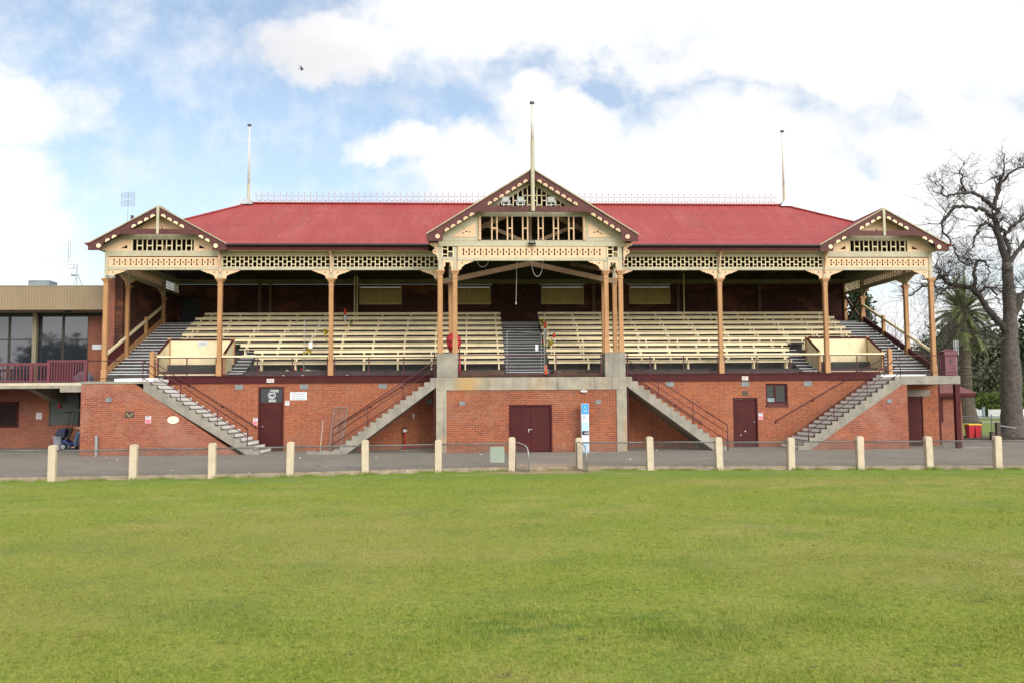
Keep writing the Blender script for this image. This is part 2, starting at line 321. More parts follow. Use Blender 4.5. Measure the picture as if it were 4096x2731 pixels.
# ------------------------------------------------------------------ mesh helpers
ORG = {}
class MB:
    def __init__(s): s.v = []; s.f = []
    def add(s, vs, fs):
        k = len(s.v); s.v += [tuple(v) for v in vs]; s.f += [tuple(i+k for i in f) for f in fs]; return s
    def box(s, x0, x1, y0, y1, z0, z1):
        return s.add([(x0,y0,z0),(x1,y0,z0),(x1,y1,z0),(x0,y1,z0),(x0,y0,z1),(x1,y0,z1),(x1,y1,z1),(x0,y1,z1)],
                     [(0,3,2,1),(4,5,6,7),(0,1,5,4),(1,2,6,5),(2,3,7,6),(3,0,4,7)])
    def prism(s, poly, ax, a0, a1):
        n = len(poly)
        mk = {'X': lambda p, a: (a, p[0], p[1]), 'Y': lambda p, a: (p[0], a, p[1]), 'Z': lambda p, a: (p[0], p[1], a)}[ax]
        vs = [mk(p, a0) for p in poly]+[mk(p, a1) for p in poly]
        fs = [tuple(range(n)), tuple(range(2*n-1, n-1, -1))]+[(i, i+n, (i+1) % n+n, (i+1) % n) for i in range(n)]
        return s.add(vs, fs)
    def bar(s, a, b, wd, hd=None):
        """straight square bar from a to b"""
        a = Vector(a); b = Vector(b); d = (b-a).normalized(); hd = hd or wd
        up = Vector((0,0,1)) if abs(d.z) < .95 else Vector((0,1,0))
        r = d.cross(up).normalized()*wd/2; u = r.cross(d).normalized()*hd/2
        vs = [p+sx*r+sy*u for p in (a, b) for sx, sy in ((-1,-1),(1,-1),(1,1),(-1,1))]
        return s.add(vs, [(3,2,1,0),(4,5,6,7),(0,1,5,4),(1,2,6,5),(2,3,7,6),(3,0,4,7)])
    def tube(s, pts, rad, n=6, cap=True):
        pts = [Vector(p) for p in pts]; m_ = len(pts)
        if not hasattr(rad, '__len__'): rad = [rad]*m_
        vs = []; ref = None
        for i, p in enumerate(pts):
            d = (pts[min(i+1, m_-1)]-pts[max(i-1, 0)]).normalized()
            if ref is None: ref = Vector((0,0,1)) if abs(d.z) < .9 else Vector((1,0,0))
            r = d.cross(ref)
            if r.length < 1e-4: r = d.cross(Vector((0,1,0)))
            r.normalize(); u = r.cross(d).normalized(); ref = u
            for k in range(n):
                a = 2*math.pi*k/n; vs.append(p+rad[i]*(math.cos(a)*r+math.sin(a)*u))
        fs = [(i*n+k, i*n+(k+1) % n, (i+1)*n+(k+1) % n, (i+1)*n+k) for i in range(m_-1) for k in range(n)]
        if cap: fs += [tuple(range(n-1, -1, -1)), tuple(range((m_-1)*n, m_*n))]
        return s.add(vs, fs)
    def lathe(s, prof, c=(0,0,0), n=16, ax='Z', cap=True):
        vs = []
        for r, h in prof:
            for k in range(n):
                a = 2*math.pi*k/n; q = (r*math.cos(a), r*math.sin(a))
                p = {'Z': (q[0], q[1], h), 'Y': (q[0], h, q[1]), 'X': (h, q[0], q[1])}[ax]
                vs.append((p[0]+c[0], p[1]+c[1], p[2]+c[2]))
        m_ = len(prof)
        fs = [(i*n+k, i*n+(k+1) % n, (i+1)*n+(k+1) % n, (i+1)*n+k) for i in range(m_-1) for k in range(n)]
        if cap: fs += [tuple(range(n-1, -1, -1)), tuple(range((m_-1)*n, m_*n))]
        return s.add(vs, fs)
    def quad(s, *p): return s.add(p, [tuple(range(len(p)))])
    def wall(s, x0, x1, y0, y1, z0, z1, holes=()):
        """slab facing -Y with rectangular openings (x0,x1,z0,z1)"""
        xs = sorted({x0, x1, *[h[0] for h in holes], *[h[1] for h in holes]}); zs = sorted({z0, z1, *[h[2] for h in holes], *[h[3] for h in holes]})
        xs = [x for x in xs if x0 <= x <= x1]; zs = [z for z in zs if z0 <= z <= z1]
        for i in range(len(xs)-1):
            for j in range(len(zs)-1):
                cx, cz = (xs[i]+xs[i+1])/2, (zs[j]+zs[j+1])/2
                if any(h[0] < cx < h[1] and h[2] < cz < h[3] for h in holes): continue
                a, b_, c, d = xs[i], xs[i+1], zs[j], zs[j+1]
                s.quad((a,y0,c),(b_,y0,c),(b_,y0,d),(a,y0,d)); s.quad((b_,y1,c),(a,y1,c),(a,y1,d),(b_,y1,d))
        for a, b_, c, d in [(x0, x1, z0, z1)]:
            s.quad((a,y0,c),(a,y0,d),(a,y1,d),(a,y1,c)); s.quad((b_,y0,d),(b_,y0,c),(b_,y1,c),(b_,y1,d)); s.quad((a,y0,d),(b_,y0,d),(b_,y1,d),(a,y1,d))
        for a, b_, c, d in holes:
            s.quad((a,y0,d),(a,y0,c),(a,y1,c),(a,y1,d)); s.quad((b_,y0,c),(b_,y0,d),(b_,y1,d),(b_,y1,c)); s.quad((b_,y0,d),(a,y0,d),(a,y1,d),(b_,y1,d)); s.quad((a,y0,c),(b_,y0,c),(b_,y1,c),(a,y1,c))
        return s
    def plate(s, outer, holes, y, th=.04, ax='Y'):
        """flat board with true cut-outs; outline in (x,z), front face at y-th/2"""
        cu_ = bpy.data.curves.new('tmp', 'CURVE'); cu_.dimensions = '2D'; cu_.fill_mode = 'BOTH'; cu_.extrude = th/2
        for poly in [outer]+list(holes):
            sp_ = cu_.splines.new('POLY'); sp_.points.add(len(poly)-1); sp_.use_cyclic_u = True
            for q, pt in zip(sp_.points, poly): q.co = (pt[0], pt[1], 0, 1)
        o = bpy.data.objects.new('tmp', cu_); me = o.to_mesh()
        if ax == 'Y': vs = [(v.co.x, y-v.co.z, v.co.y) for v in me.vertices]
        else: vs = [(y+v.co.z, v.co.x, v.co.y) for v in me.vertices]
        fs = [tuple(p_.vertices) for p_ in me.polygons]
        o.to_mesh_clear(); bpy.data.objects.remove(o); bpy.data.curves.remove(cu_)
        return s.add(vs, fs)
    def text(s, body, x, z, size, y, th=.004, align='CENTER', width=None):
        cu_ = bpy.data.curves.new('tmp', 'FONT'); cu_.body = body; cu_.size = size; cu_.align_x = align; cu_.extrude = th
        o = bpy.data.objects.new('tmp', cu_); me = o.to_mesh()
        k = 1.
        if width:
            ww = max(v.co.x for v in me.vertices)-min(v.co.x for v in me.vertices); k = width/ww
        s.add([(x+v.co.x*k, y-v.co.z, z+v.co.y) for v in me.vertices], [tuple(p_.vertices) for p_ in me.polygons])
        o.to_mesh_clear(); bpy.data.objects.remove(o); bpy.data.curves.remove(cu_); return s
    def chain(s, p0, p1, z0, z1, pitch=.075, r=.0022):
        """chain-link: two families of thin diagonal wires"""
        p0 = Vector((p0[0], p0[1], 0)); p1 = Vector((p1[0], p1[1], 0)); L = (p1-p0).length; d = (p1-p0)/L; H = z1-z0
        nrm = Vector((-d.y, d.x, 0))*r
        k = -H
        while k < L:
            for sg in (1, -1):
                a, b_ = (k, k+H)
                ta = max(0, -a/H) if a < 0 else 0.; tb = min(1, (L-a)/H)
                if tb <= ta: continue
                za, zb = (z0+ta*H, z0+tb*H) if sg > 0 else (z1-ta*H, z1-tb*H)
                A = p0+d*(a+ta*H); B = p0+d*(a+tb*H); A.z = za; B.z = zb
                w_ = (B-A).normalized().cross(Vector((-d.y, d.x, 0)))*r
                s.add([A+w_+nrm*.6, A-w_+nrm*.6, A-nrm, B+w_+nrm*.6, B-w_+nrm*.6, B-nrm], [(0,1,4,3),(1,2,5,4),(2,0,3,5)])
            k += pitch
        return s
    def build(s, name, mat, parent=None, origin=None, smooth=False, bevel=0):
        o_ = ORG.get(parent.name, (0,0,0)) if parent else (origin or (0,0,0))
        me = bpy.data.meshes.new(name)
        me.from_pydata([(v[0]-o_[0], v[1]-o_[1], v[2]-o_[2]) for v in s.v], [], s.f); me.validate()
        me.materials.append(mat)
        if smooth: me.polygons.foreach_set('use_smooth', [True]*len(me.polygons))
        ob = bpy.data.objects.new(name, me); col.objects.link(ob)
        if parent: ob.parent = parent
        else: ob.location = o_
        ORG[ob.name] = o_
        if bevel:
            bm_ = ob.modifiers.new('bevel', 'BEVEL'); bm_.width = bevel; bm_.segments = 2; bm_.limit_method = 'ANGLE'
        return ob
def tag(o, label=None, cat=None, group=None, kind=None):
    for k, v in (('label', label), ('category', cat), ('group', group), ('kind', kind)):
        if v: o[k] = v
    return o
def thing(name, label, cat, loc=(0,0,0), group=None):
    o = bpy.data.objects.new(name, None); o.empty_display_size = .2; o.location = loc; col.objects.link(o); ORG[o.name] = tuple(loc)
    return tag(o, label, cat, group)
def disc(cx, cz, r, n=10, a0=0.): return [(cx+r*math.cos(a0+2*math.pi*i/n), cz+r*math.sin(a0+2*math.pi*i/n)) for i in range(n)]
def rect(x0, x1, z0, z1): return [(x0,z0),(x1,z0),(x1,z1),(x0,z1)]
# ------------------------------------------------------------------ ground
FP = [(-19.6,-12.75),(-17.3,-12.75),(-15.01,-12.65),(-12.7,-12.5),(-10.42,-12.3),(-8.15,-11.95),(-5.9,-11.45),(-3.62,-10.95),(-1.23,-10.6),(0.99,-10.6),(3.31,-10.85),(5.5,-11.2),(7.81,-11.35),(10.01,-11.55),(12.21,-11.7),(14.33,-11.95),(16.5,-12.2),(18.7,-12.5)]
def curve_pts(off):
    o = []
    ext = [(-45.,-12.9)]+FP+[(45.,-16.)]
    for i, p in enumerate(ext):
        a = Vector(ext[max(i-1,0)]); b = Vector(ext[min(i+1,len(ext)-1)]); d = (b-a).normalized(); n = Vector((-d.y, d.x))
        o.append((p[0]+n.x*off, p[1]+n.y*off))
    return o
tag(MB().box(-600,600,-500,900,-.5,-.12).build('field', TURF), kind='structure')
pts = curve_pts(.13)
ap = MB(); poly = pts+[(45.,2.2),(19.5,4.6),(19.5,14),(-45,14)]
ap.prism(poly, 'Z', -.3, 0.); tag(ap.build('asphalt_apron', ASPH), kind='structure')
k_ = MB(); a_, b_ = curve_pts(.125), curve_pts(-.02)
for i in range(len(a_)-1): k_.prism([b_[i], b_[i+1], a_[i+1], a_[i]], 'Z', -.3, .012)
tag(k_.build('kerb_strip', paint('worn_kerb', (.26,.21,.15), .35, 3, .9, streak=.5)), kind='structure')
mt, t, b = newmat('faint_chalk'); p = t.pos(); c_, fine = turf_colour(t, p)
nz = t.noise(p, 2.2, 5, .7); t.put(b.inputs['Base Color'], t.mix(t.mapr(nz, .45, .62, 0., .5), c_, (.55,.57,.45,1))); b.inputs['Roughness'].default_value = .95
ln = MB(); a_, b_ = curve_pts(-1.25), curve_pts(-1.35)
for i in range(len(a_)-1): ln.quad((*b_[i],-.116), (*b_[i+1],-.116), (*a_[i+1],-.116), (*a_[i],-.116))
tag(ln.build('boundary_line', mt), kind='structure')
tag(MB().prism([(19.6,4.75),(45.2,2.35),(400,2.4),(400,600),(19.6,600)], 'Z', -.4, -.03).build('park_lawn', LAWN), kind='structure')
tag(MB().prism([(21.5,5.0),(33,4.2),(33,9.5),(24,10.5),(21.5,10)], 'Z', -.05, -.012).build('bare_earth_patch', DIRT), kind='structure')
tag(MB().box(19.7,120,36,38.5,-.06,-.01).build('park_path', paint('path_grey', (.30,.29,.27), .1, 1)), kind='structure')
tag(MB().box(19.7,160,50.5,54.5,-.06,-.008).build('park_road', paint('road_grey', (.30,.31,.33), .1, 1)), kind='structure')
# blades of grass in the near part of the field
def grass():
    rng = np.random.default_rng(3)
    V = []
    for y0, y1, dens, h, wd in ((-33.2,-30,3600,.026,.007),(-30,-26.5,2000,.026,.008),(-26.5,-21.5,800,.026,.011),(-21.5,-13.5,230,.026,.018)):
        hw = lambda y: .70*(y+39.04)+.8
        W_ = 2*hw(y1); N = int(dens*(y1-y0)*W_)
        x = rng.uniform(-W_/2, W_/2, N)-2.46+.05*(y0+39); y = rng.uniform(y0, y1, N)
        keep = np.abs(x+2.46-.05*(y+39)) < hw(y); x, y = x[keep], y[keep]; N = len(x)
        # uneven sward: thin out by a lumpy field
        f = np.sin(x*2.1+1.3*np.sin(y*1.7))*np.sin(y*2.9+1.1*np.sin(x*1.3))*.5+.5
        keep = rng.random(N) < .35+.65*f; x, y, f = x[keep], y[keep], f[keep]; N = len(x)
        a = rng.uniform(0, 2*np.pi, N); hh = h*rng.uniform(.5, 1.35, N)*(.7+.5*f); lx = rng.normal(0, .022, N); ly = rng.normal(0, .022, N)
        lush = np.exp(-(((x+1.4)/2.2)**2+((y+30.1)/.7)**2)); hh = hh*(1+.9*lush)
        z = np.full(N, -.122); c, s_ = np.cos(a)*wd/2, np.sin(a)*wd/2
        V.append(np.stack([np.stack([x-c,y-s_,z],1), np.stack([x+c,y+s_,z],1), np.stack([x+lx,y+ly,z+hh],1)],1).reshape(-1,3))
    # taller unmown tufts along the kerb and round the posts
    for i in range(1, len(FP)-2):
        N = 900; k = rng.random(N); x = FP[i][0]+(FP[i+1][0]-FP[i][0])*k; y = FP[i][1]+(FP[i+1][1]-FP[i][1])*k-.03-np.abs(rng.normal(0,.05,N))
        cl_ = np.sin(x*7.3)+np.sin(x*3.1+1); keep = rng.random(N) < .3+.35*cl_; x, y = x[keep], y[keep]; N = len(x)
        near = np.minimum(np.abs(x-FP[i][0]), np.abs(x-FP[i+1][0])) < .2; y = np.where(near, y-.1, y)
        hh = rng.uniform(.03,.10,N)*np.where(near, 1.5, 1.); a = rng.uniform(0,6.28,N); c, s_ = np.cos(a)*.008, np.sin(a)*.008; z = np.full(N,-.122); lx = rng.normal(0,.03,N)
        V.append(np.stack([np.stack([x-c,y-s_,z],1), np.stack([x+c,y+s_,z],1), np.stack([x+lx,y+lx*.5,z+hh],1)],1).reshape(-1,3))
    V = np.concatenate(V).astype(np.float32); n = len(V)
    me = bpy.data.meshes.new('grass'); me.vertices.add(n); me.vertices.foreach_set('co', V.ravel())
    me.loops.add(n); me.loops.foreach_set('vertex_index', np.arange(n, dtype=np.int32))
    me.polygons.add(n//3); me.polygons.foreach_set('loop_start', np.arange(0, n, 3, dtype=np.int32))
    me.update(calc_edges=True); me.materials.append(BLADE)
    o = bpy.data.objects.new('grass', me); col.objects.link(o); tag(o, 'short mown grass blades across the near field', 'grass', kind='stuff')
grass()

# ------------------------------------------------------------------ grandstand
GS = thing('grandstand', 'long red brick grandstand with red iron roof and cream fretwork verandah', 'grandstand')
ZF = 3.36
# lower brickwork
hol = [(-12.06,-11.01,0,2.84),(9.45,10.51,0,2.22),(10.95,11.97,1.83,2.89)]
MB().wall(-19,16.34,0,.35,0,3.03,[h for h in hol]).build('brick_wall', BRICKA, GS)
MB().wall(16.34,19.04,.0,.35,0,2.9,[(17.2,18.3,0,2.25)]).box(18.7,19.04,.35,9.6,0,3.1).build('brick_wall', BRICKA, GS)
MB().box(16.9,18.66,-.02,.0,2.26,2.56).build('stone_lintel', CONC, GS)
MB().box(-16.25,-4.06,-.07,.02,3.03,3.34).box(-16.25,-4.06,-.11,.05,3.32,3.36).build('floor_band', MAROON, GS); MB().box(4.06,16.3,-.07,.02,3.03,3.34).box(13.95,16.3,-.085,-.065,3.05,3.42).box(4.06,16.3,-.11,.05,3.32,3.36).build('floor_band', MAROON, GS)
def door(x0, x1, z1, y, leaves=1, knob=None, glass=None, name='door'):
    fr = MB(); fw = .07
    fr.box(x0,x0+fw,y-.02,y+.12,0,z1-fw).box(x1-fw,x1,y-.02,y+.12,0,z1-fw).box(x0,x1,y-.02,y+.12,z1-fw,z1)
    if glass: fr.box(x0+fw,x1-fw,y+.0,y+.1,glass-.06,glass+.0)
    d = MB(); wd = (x1-x0-2*fw)/leaves; top = (glass-.06) if glass else z1-fw
    for i in range(leaves): d.box(x0+fw+i*wd+.006, x0+fw+(i+1)*wd-.006, y+.045, y+.1, .015, top-.008)
    D_ = d.build(name, DOORM, GS, bevel=.004)
    fr.build('door_frame', MAROON, D_, bevel=.006)
    if glass:
        MB().box(x0+fw,x1-fw,y+.06,y+.075,glass,z1-fw).build('transom_glass', GLASSD, D_)
    if knob:
        MB().lathe([(.012,0),(.016,-.03),(.035,-.05),(.035,-.075),(.01,-.085)], (knob[0], y+.045, knob[1]), 10, 'Y').build('handle', GREYM, D_, smooth=True)
    return D_
dl = door(-12.10,-10.97,2.87,.0,1,(-11.90,1.09),2.18)
em = MB(); em.lathe([(.17,-.004),(.17,.004)], (-11.52,.054,2.49), 22, 'Y'); em.build('club_emblem', SIGNW, dl)
em = MB(); em.plate(disc(-11.52,2.49,.145,22), [disc(-11.52,2.49,.115,22)], .046, .003); em.plate([(-11.63,2.47),(-11.56,2.54),(-11.47,2.56),(-11.40,2.52),(-11.38,2.48),(-11.44,2.50),(-11.47,2.46),(-11.42,2.42),(-11.50,2.43),(-11.55,2.45)], [], .046, .003); em.build('emblem_drawing', BLACK, dl)
MB().box(-11.60,-11.22,.05,.056,2.63,2.75).box(-11.66,-11.33,.05,.056,2.19,2.30).build('paper_notice', plain('faded_paper',(.32,.34,.31)), dl)
door(9.41,10.55,2.25,.0,1,(10.36,1.13))
MB().lathe([(.028,-.003),(.028,.003)],(9.96,.04,.72),8,'Y').lathe([(.022,-.003),(.022,.003)],(9.76,.04,.55),8,'Y').build('door_patch', WHITE, GS)
MB().box(17.22,18.28,.06,.11,.02,2.25).build('door', DOORM, GS)
# ground floor window
WN = MB().box(10.95,11.03,.08,.16,1.98,2.89).box(11.89,11.97,.08,.16,1.98,2.89).box(11.03,11.89,.08,.16,2.80,2.89).box(11.03,11.89,.08,.16,1.98,2.03).box(11.37,11.44,.075,.16,2.03,2.80).build('window', MAROON, GS)
MB().box(11.03,11.37,.13,.14,2.03,2.8).box(11.44,11.89,.13,.14,2.03,2.8).build('pane', GLASSD, WN)
lv = MB()
for i in range(7):
    z = 2.09+i*.1
    if i not in (0,1,4): lv.prism([(.09,z),(.125,z+.085),(.128,z+.083),(.093,z-.002)],'X',11.04,11.36)
    lv.prism([(.09,z),(.125,z+.085),(.128,z+.083),(.093,z-.002)],'X',11.45,11.86)
lv.build('glass_louvre', plain('grimy_louvre',(.055,.055,.048),.6,0.,.1), WN)
MB().prism([(-.07,1.83),(-.07,1.86),(.09,1.98),(.09,1.83)],'X',10.93,11.99).build('sill', MAROONW, WN)
for x0, x1, z0, z1, y in [(-13.14,-12.79,2.76,2.97,0),(-10.26,-9.91,2.76,2.97,0),(-6.74,-6.38,2.77,2.96,0),(6.32,6.68,2.78,2.99,0),(9.82,10.18,2.78,2.985,0),(12.73,13.09,2.77,3.0,0),(-17.77,-17.53,2.25,2.42,-2.45),(15.43,15.64,1.98,2.13,-2.45),(-3.07,-2.84,2.0,2.17,-2.46),(2.73,2.95,2.02,2.18,-2.46),(-4.62,-4.35,2.05,2.28,0),(4.35,4.55,2.05,2.25,0)]:
    v = MB().plate(rect(x0,x1,z0,z1),[rect(x0+.025,x1-.025,z0+.025,z1-.025)],y-.012,.02)
    n = 5
    for i in range(n): zz = z0+.03+(z1-z0-.06)*i/(n-1); v.box(x0+.02,x1-.02,y-.012,y-.004,zz-.008,zz+.008)
    v.box(x0+.02,x1-.02,y-.004,y-.002,z0+.02,z1-.02); v.build('air_vent', VENT, GS)

# wings below the outer stairs
S = -2.45
wl = MB().prism([(-18.8,0),(-12.3,0),(-16.62,2.98),(-18.8,2.98)],'Y',S+.015,S+.3).box(-18.8,-18.5,S+.3,0,0,2.98); wl.build('wing_wall', BRICKW, GS)
wr = MB().prism([(11.95,0),(16.34,0),(16.34,2.78),(15.95,2.78)],'Y',S+.015,S+.3).box(16.06,16.34,S+.3,0,0,2.78); wr.build('wing_wall', BRICKW, GS)
MB().box(-18.82,-16.25,S,0,2.99,3.09).build('landing_slab', CONC, GS)
MB().box(16.05,18.72,S,.0,2.78,3.14).box(18.72,19.0,-.6,0,2.9,3.14).build('landing_slab', CONC, GS)
MB().box(-18.2,-16.3,-.6,-.1,3.09,3.27).box(-16.3,-15.9,-2.3,-.5,3.09,3.20).build('white_step', WHITE, GS)
MB().box(16.1,18.2,-.6,-.1,3.14,3.26).build('white_step', WHITE, GS)
MB().box(18.49,18.69,S+.02,S+.22,0,2.78).build('landing_post', MAROON, GS)
MB().box(19.2,19.34,.35,.49,0,3.0).build('landing_post', MAROON, GS)

def stairs(xb, xt, zt, n, y0, y1, under=None, white=False):
    """flight climbing from x=xb to x=xt; side profile with sawtooth top and sloping soffit"""
    sg = 1 if xt > xb else -1; run = (xt-xb)/n; rise = zt/n
    top = []
    for i in range(n): top += [(xb+run*i, rise*i), (xb+run*i, rise*(i+1))]
    top += [(xt, zt)]
    poly = top+[(xt, max(zt-.40, 0)), (xb+sg*.55, 0)]
    if sg < 0: poly = poly[::-1]
    st = MB(); st.prism(poly, 'Y', y0, y1); s_ = st.build('staircase', CONC, GS)
    if white:
        wp = MB(); ng = MB()
        for i in range(n):
            x = xb+run*i-sg*.004; z0, z1 = rise*i+.05, rise*(i+1)-.004
            wp.quad((x,y0+.16,z0),(x,y1-.05,z0),(x,y1-.05,z1),(x,y0+.16,z1))
        wp.build('painted_riser', WHITE, s_)
    return s_
s1 = stairs(-11.43,-16.25,3.09,18,S,-.35,white=True)
s2 = stairs(11.45,16.06,3.13,18,S,-.35,white=True)
s3 = stairs(-8.35,-4.06,3.17,17,S,-.25)
s4 = stairs(8.35,4.06,3.17,17,S,-.25)
def handrail(par, sg, xb, zb, xt, zt, posts, y=S+.08, flat=None):
    h = MB(); sl_ = (zt-zb)/(xt-xb); L = lambda x, dz: (x, y, zb+(x-xb)*sl_+dz)
    for dz in (0,-.31,-.70):
        q = [L(xb,dz), L(xt,dz)]
        if dz == -.70: q[0] = L(xb+sg*.06, dz+.03)
        if flat is not None and dz != -.31: q.append((flat[0], y, flat[1]+ (0 if dz == 0 else -.75)))
        h.tube(q, .022 if dz == 0 else .017, 6)
    h.tube([(xb,y,.0),L(xb,0)], .021, 6)
    for x in posts: h.tube([(x,y,zb+(x-xb)*sl_-.98),L(x,0)], .018, 6)
    if flat is not None:
        for x in flat[2]: h.tube([(x,y,3.1),(x,y,flat[1])], .018, 6)
    return h.build('handrail', PIPE, par, smooth=True)
handrail(s1,-1,-11.95,1.07,-16.31,3.94,(-13.2,-14.75),flat=(-18.6,3.95,(-16.31,-18.6)))
handrail(s2,1,11.95,1.08,16.1,4.0,(13.1,14.6),flat=(18.66,4.03,(16.1,17.9,18.66)))
handrail(s3,-1,-8.40,1.07,-4.13,3.88,(-6.94,-5.46))
handrail(s4,1,8.42,1.07,4.13,3.88,(6.94,5.46))
for par, xb, zb, xt, zt in ((s1,-12.18,1.11,-16.7,3.98),(s2,11.35,1.18,16.75,4.2),(s3,-8.48,1.14,-4.3,3.75),(s4,7.9,1.14,4.3,3.6)):
    h = MB(); h.tube([(xb,-.1,zb),(xt,-.1,zt)], .022, 6)
    for k in (0.,.33,.66): x = xb+(xt-xb)*k; z = zb+(zt-zb)*k; h.bar((x,-.1,z-.02),(x,0,z-.1),.04)
    h.build('wall_handrail', PIPE, par)
# pole beside the bay piers
for sg in (-1, 1): MB().tube([(sg*4.13,S+.08,0),(sg*4.13,S+.08,4.25)],.028,8).build('stair_post', PIPE, GS)

# central bay
B = -2.5
MB().box(-4.06,4.06,B,B+.4,2.63,3.17).box(-4.06,-3.62,B,B+.4,0,2.63).box(3.62,4.06,B,B+.4,0,2.63).build('bay_frame', CONCB, GS, bevel=.012)
MB().box(-4.03,-3.15,B+.01,-1.5,3.17,4.2).build('bay_pier', CONC, GS, bevel=.015); MB().box(3.15,4.03,B+.01,-1.5,3.17,4.2).build('bay_pier', CONC, GS, bevel=.015)
MB().wall(-3.62,3.62,B+.05,B+.35,0,2.63,[(-.93,.82,0,1.97)]).box(-4.06,-3.8,B+.4,0,0,3.1).box(3.8,4.06,B+.4,0,0,3.1).build('bay_wall', BRICKB, GS)
MB().box(-3.8,3.8,B+.4,0,3.05,3.3).build('bay_floor', TIERB, GS)
dd = door(-.97,.86,2.01,B+.03,2)
MB().lathe([(.035,0),(.035,-.03)],(-.14,B+.07,.95),10,'Y').bar((-.14,B+.03,.95),(.0,B+.03,.97),.03).bar((-.14,B+.035,.95),(-.15,B+.035,.84),.035).build('handle', GREYM, dd)
MB().lathe([(.02,-.09),(.06,-.07),(.07,0)],(2.22,B+.02,2.56),12,'Y').box(2.08,2.36,B-.07,B+.04,2.52,2.60).build('wall_lamp', SIGNW, GS, bevel=.02)

# terrace tiers
prof = [(-.02,3.05),(-.02,ZF)]
for k in range(1,10): prof += [(.55+.75*(k-1), ZF if k == 1 else 3.6+.33*(k-2)), (.55+.75*(k-1), 3.6+.33*(k-1))]
prof += [(7.3,6.24),(7.3,6.4),(9.5,6.4),(9.5,3.05)]
MB().prism(prof,'X',-18.88,18.88).build('seating_terrace', TIER, GS)
MB().box(-3.1,-1.1,-.9,.54,3.3,3.52).box(1.1,3.1,-.9,.54,3.3,3.52).build('front_plinth', TIERB, GS)
def aisle(x0, x1, k1=9, nose=NOSE):
    st = MB(); ns = MB()
    for k in range(1,k1+1):
        yk = .55+.75*(k-1); z0 = ZF if k == 1 else 3.6+.33*(k-2); z1 = 3.6+.33*(k-1); zm = (z0+z1)/2
        st.box(x0,x1,yk-.375,yk,z0-.02,zm)
        for y, z in ((yk-.375,zm),(yk,z1)): ns.box(x0,x1,y-.012,y+.035,z-.022,z+.008)
    a = st.build('aisle_steps', TIER, GS); ns.build('step_nosing', nose, a)
NOSEW = paint('white_nosing', (.66,.67,.68), .12, 3, .5)
aisle(-1.0,.98); aisle(17.0,18.85,nose=NOSEW); aisle(-18.85,-17.0,nose=NOSEW); aisle(12.75,13.5,4,NOSEW); aisle(-13.5,-12.85,4,NOSEW)
MB().box(-18.85,18.85,7.288,7.34,6.38,6.41).build('platform_nosing', NOSE, GS)

# rear and side walls
louv = [(-8.87,-6.51),(-3.9,-1.5),(1.38,3.79),(6.41,8.76)]
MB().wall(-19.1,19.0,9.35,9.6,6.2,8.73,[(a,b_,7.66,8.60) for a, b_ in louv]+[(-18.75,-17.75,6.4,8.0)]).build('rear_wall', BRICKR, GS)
MB().box(-17.75,-18.75,9.5,9.58,6.4,8.0).build('rear_door', BLACK, GS)
MB().box(-19.1,19.0,9.3,9.55,8.76,9.02).build('rear_beam', paint('beam_olive',(.17,.145,.085),.2,2), GS)
MB().box(-19.1,19.0,9.4,9.5,9.02,9.45).box(-4.2,-4.0,9.4,9.5,8.70,8.76).box(-1.4,1.3,9.4,9.5,8.70,8.76).box(3.9,6.3,9.4,9.5,8.70,8.76).box(8.86,19.0,9.4,9.5,8.70,8.76).build('rear_lining', DKTIMBER, GS)
MB().wall(-19.1,19.0,9.6,9.7,3.0,6.3).build('rear_wall', BRICKA, GS)
for x in (-14.4,-13.8,-9.1,-4.2,4.35,9.2,13.9): MB().box(x-.09,x+.09,9.22,9.35,6.4,8.76).build('wall_stud', TIMBER, GS)
for a, b_ in louv:
    f = MB().plate(rect(a,b_,7.60,8.64),[rect(a+.06,(a+b_)/2-.03,7.68,8.58),rect((a+b_)/2+.03,b_-.06,7.68,8.58)],9.33,.06); F = f.build('louvre_window', LOUV, GS)
    s_ = MB(); n = 9
    for i in range(n):
        z = 7.66+i*.10
        s_.prism([(9.355,z),(9.36,z+.014),(9.49,z+.118),(9.485,z+.104)],'X',a+.005,b_-.005)
    s_.build('slats', LOUV, F)
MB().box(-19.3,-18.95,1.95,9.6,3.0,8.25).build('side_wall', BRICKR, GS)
MB().box(-19.62,-19.3,1.9,2.4,0,8.3).box(-19.62,-19.3,2.4,9.6,0,6.6).build('brick_buttress', BRICKD, GS)
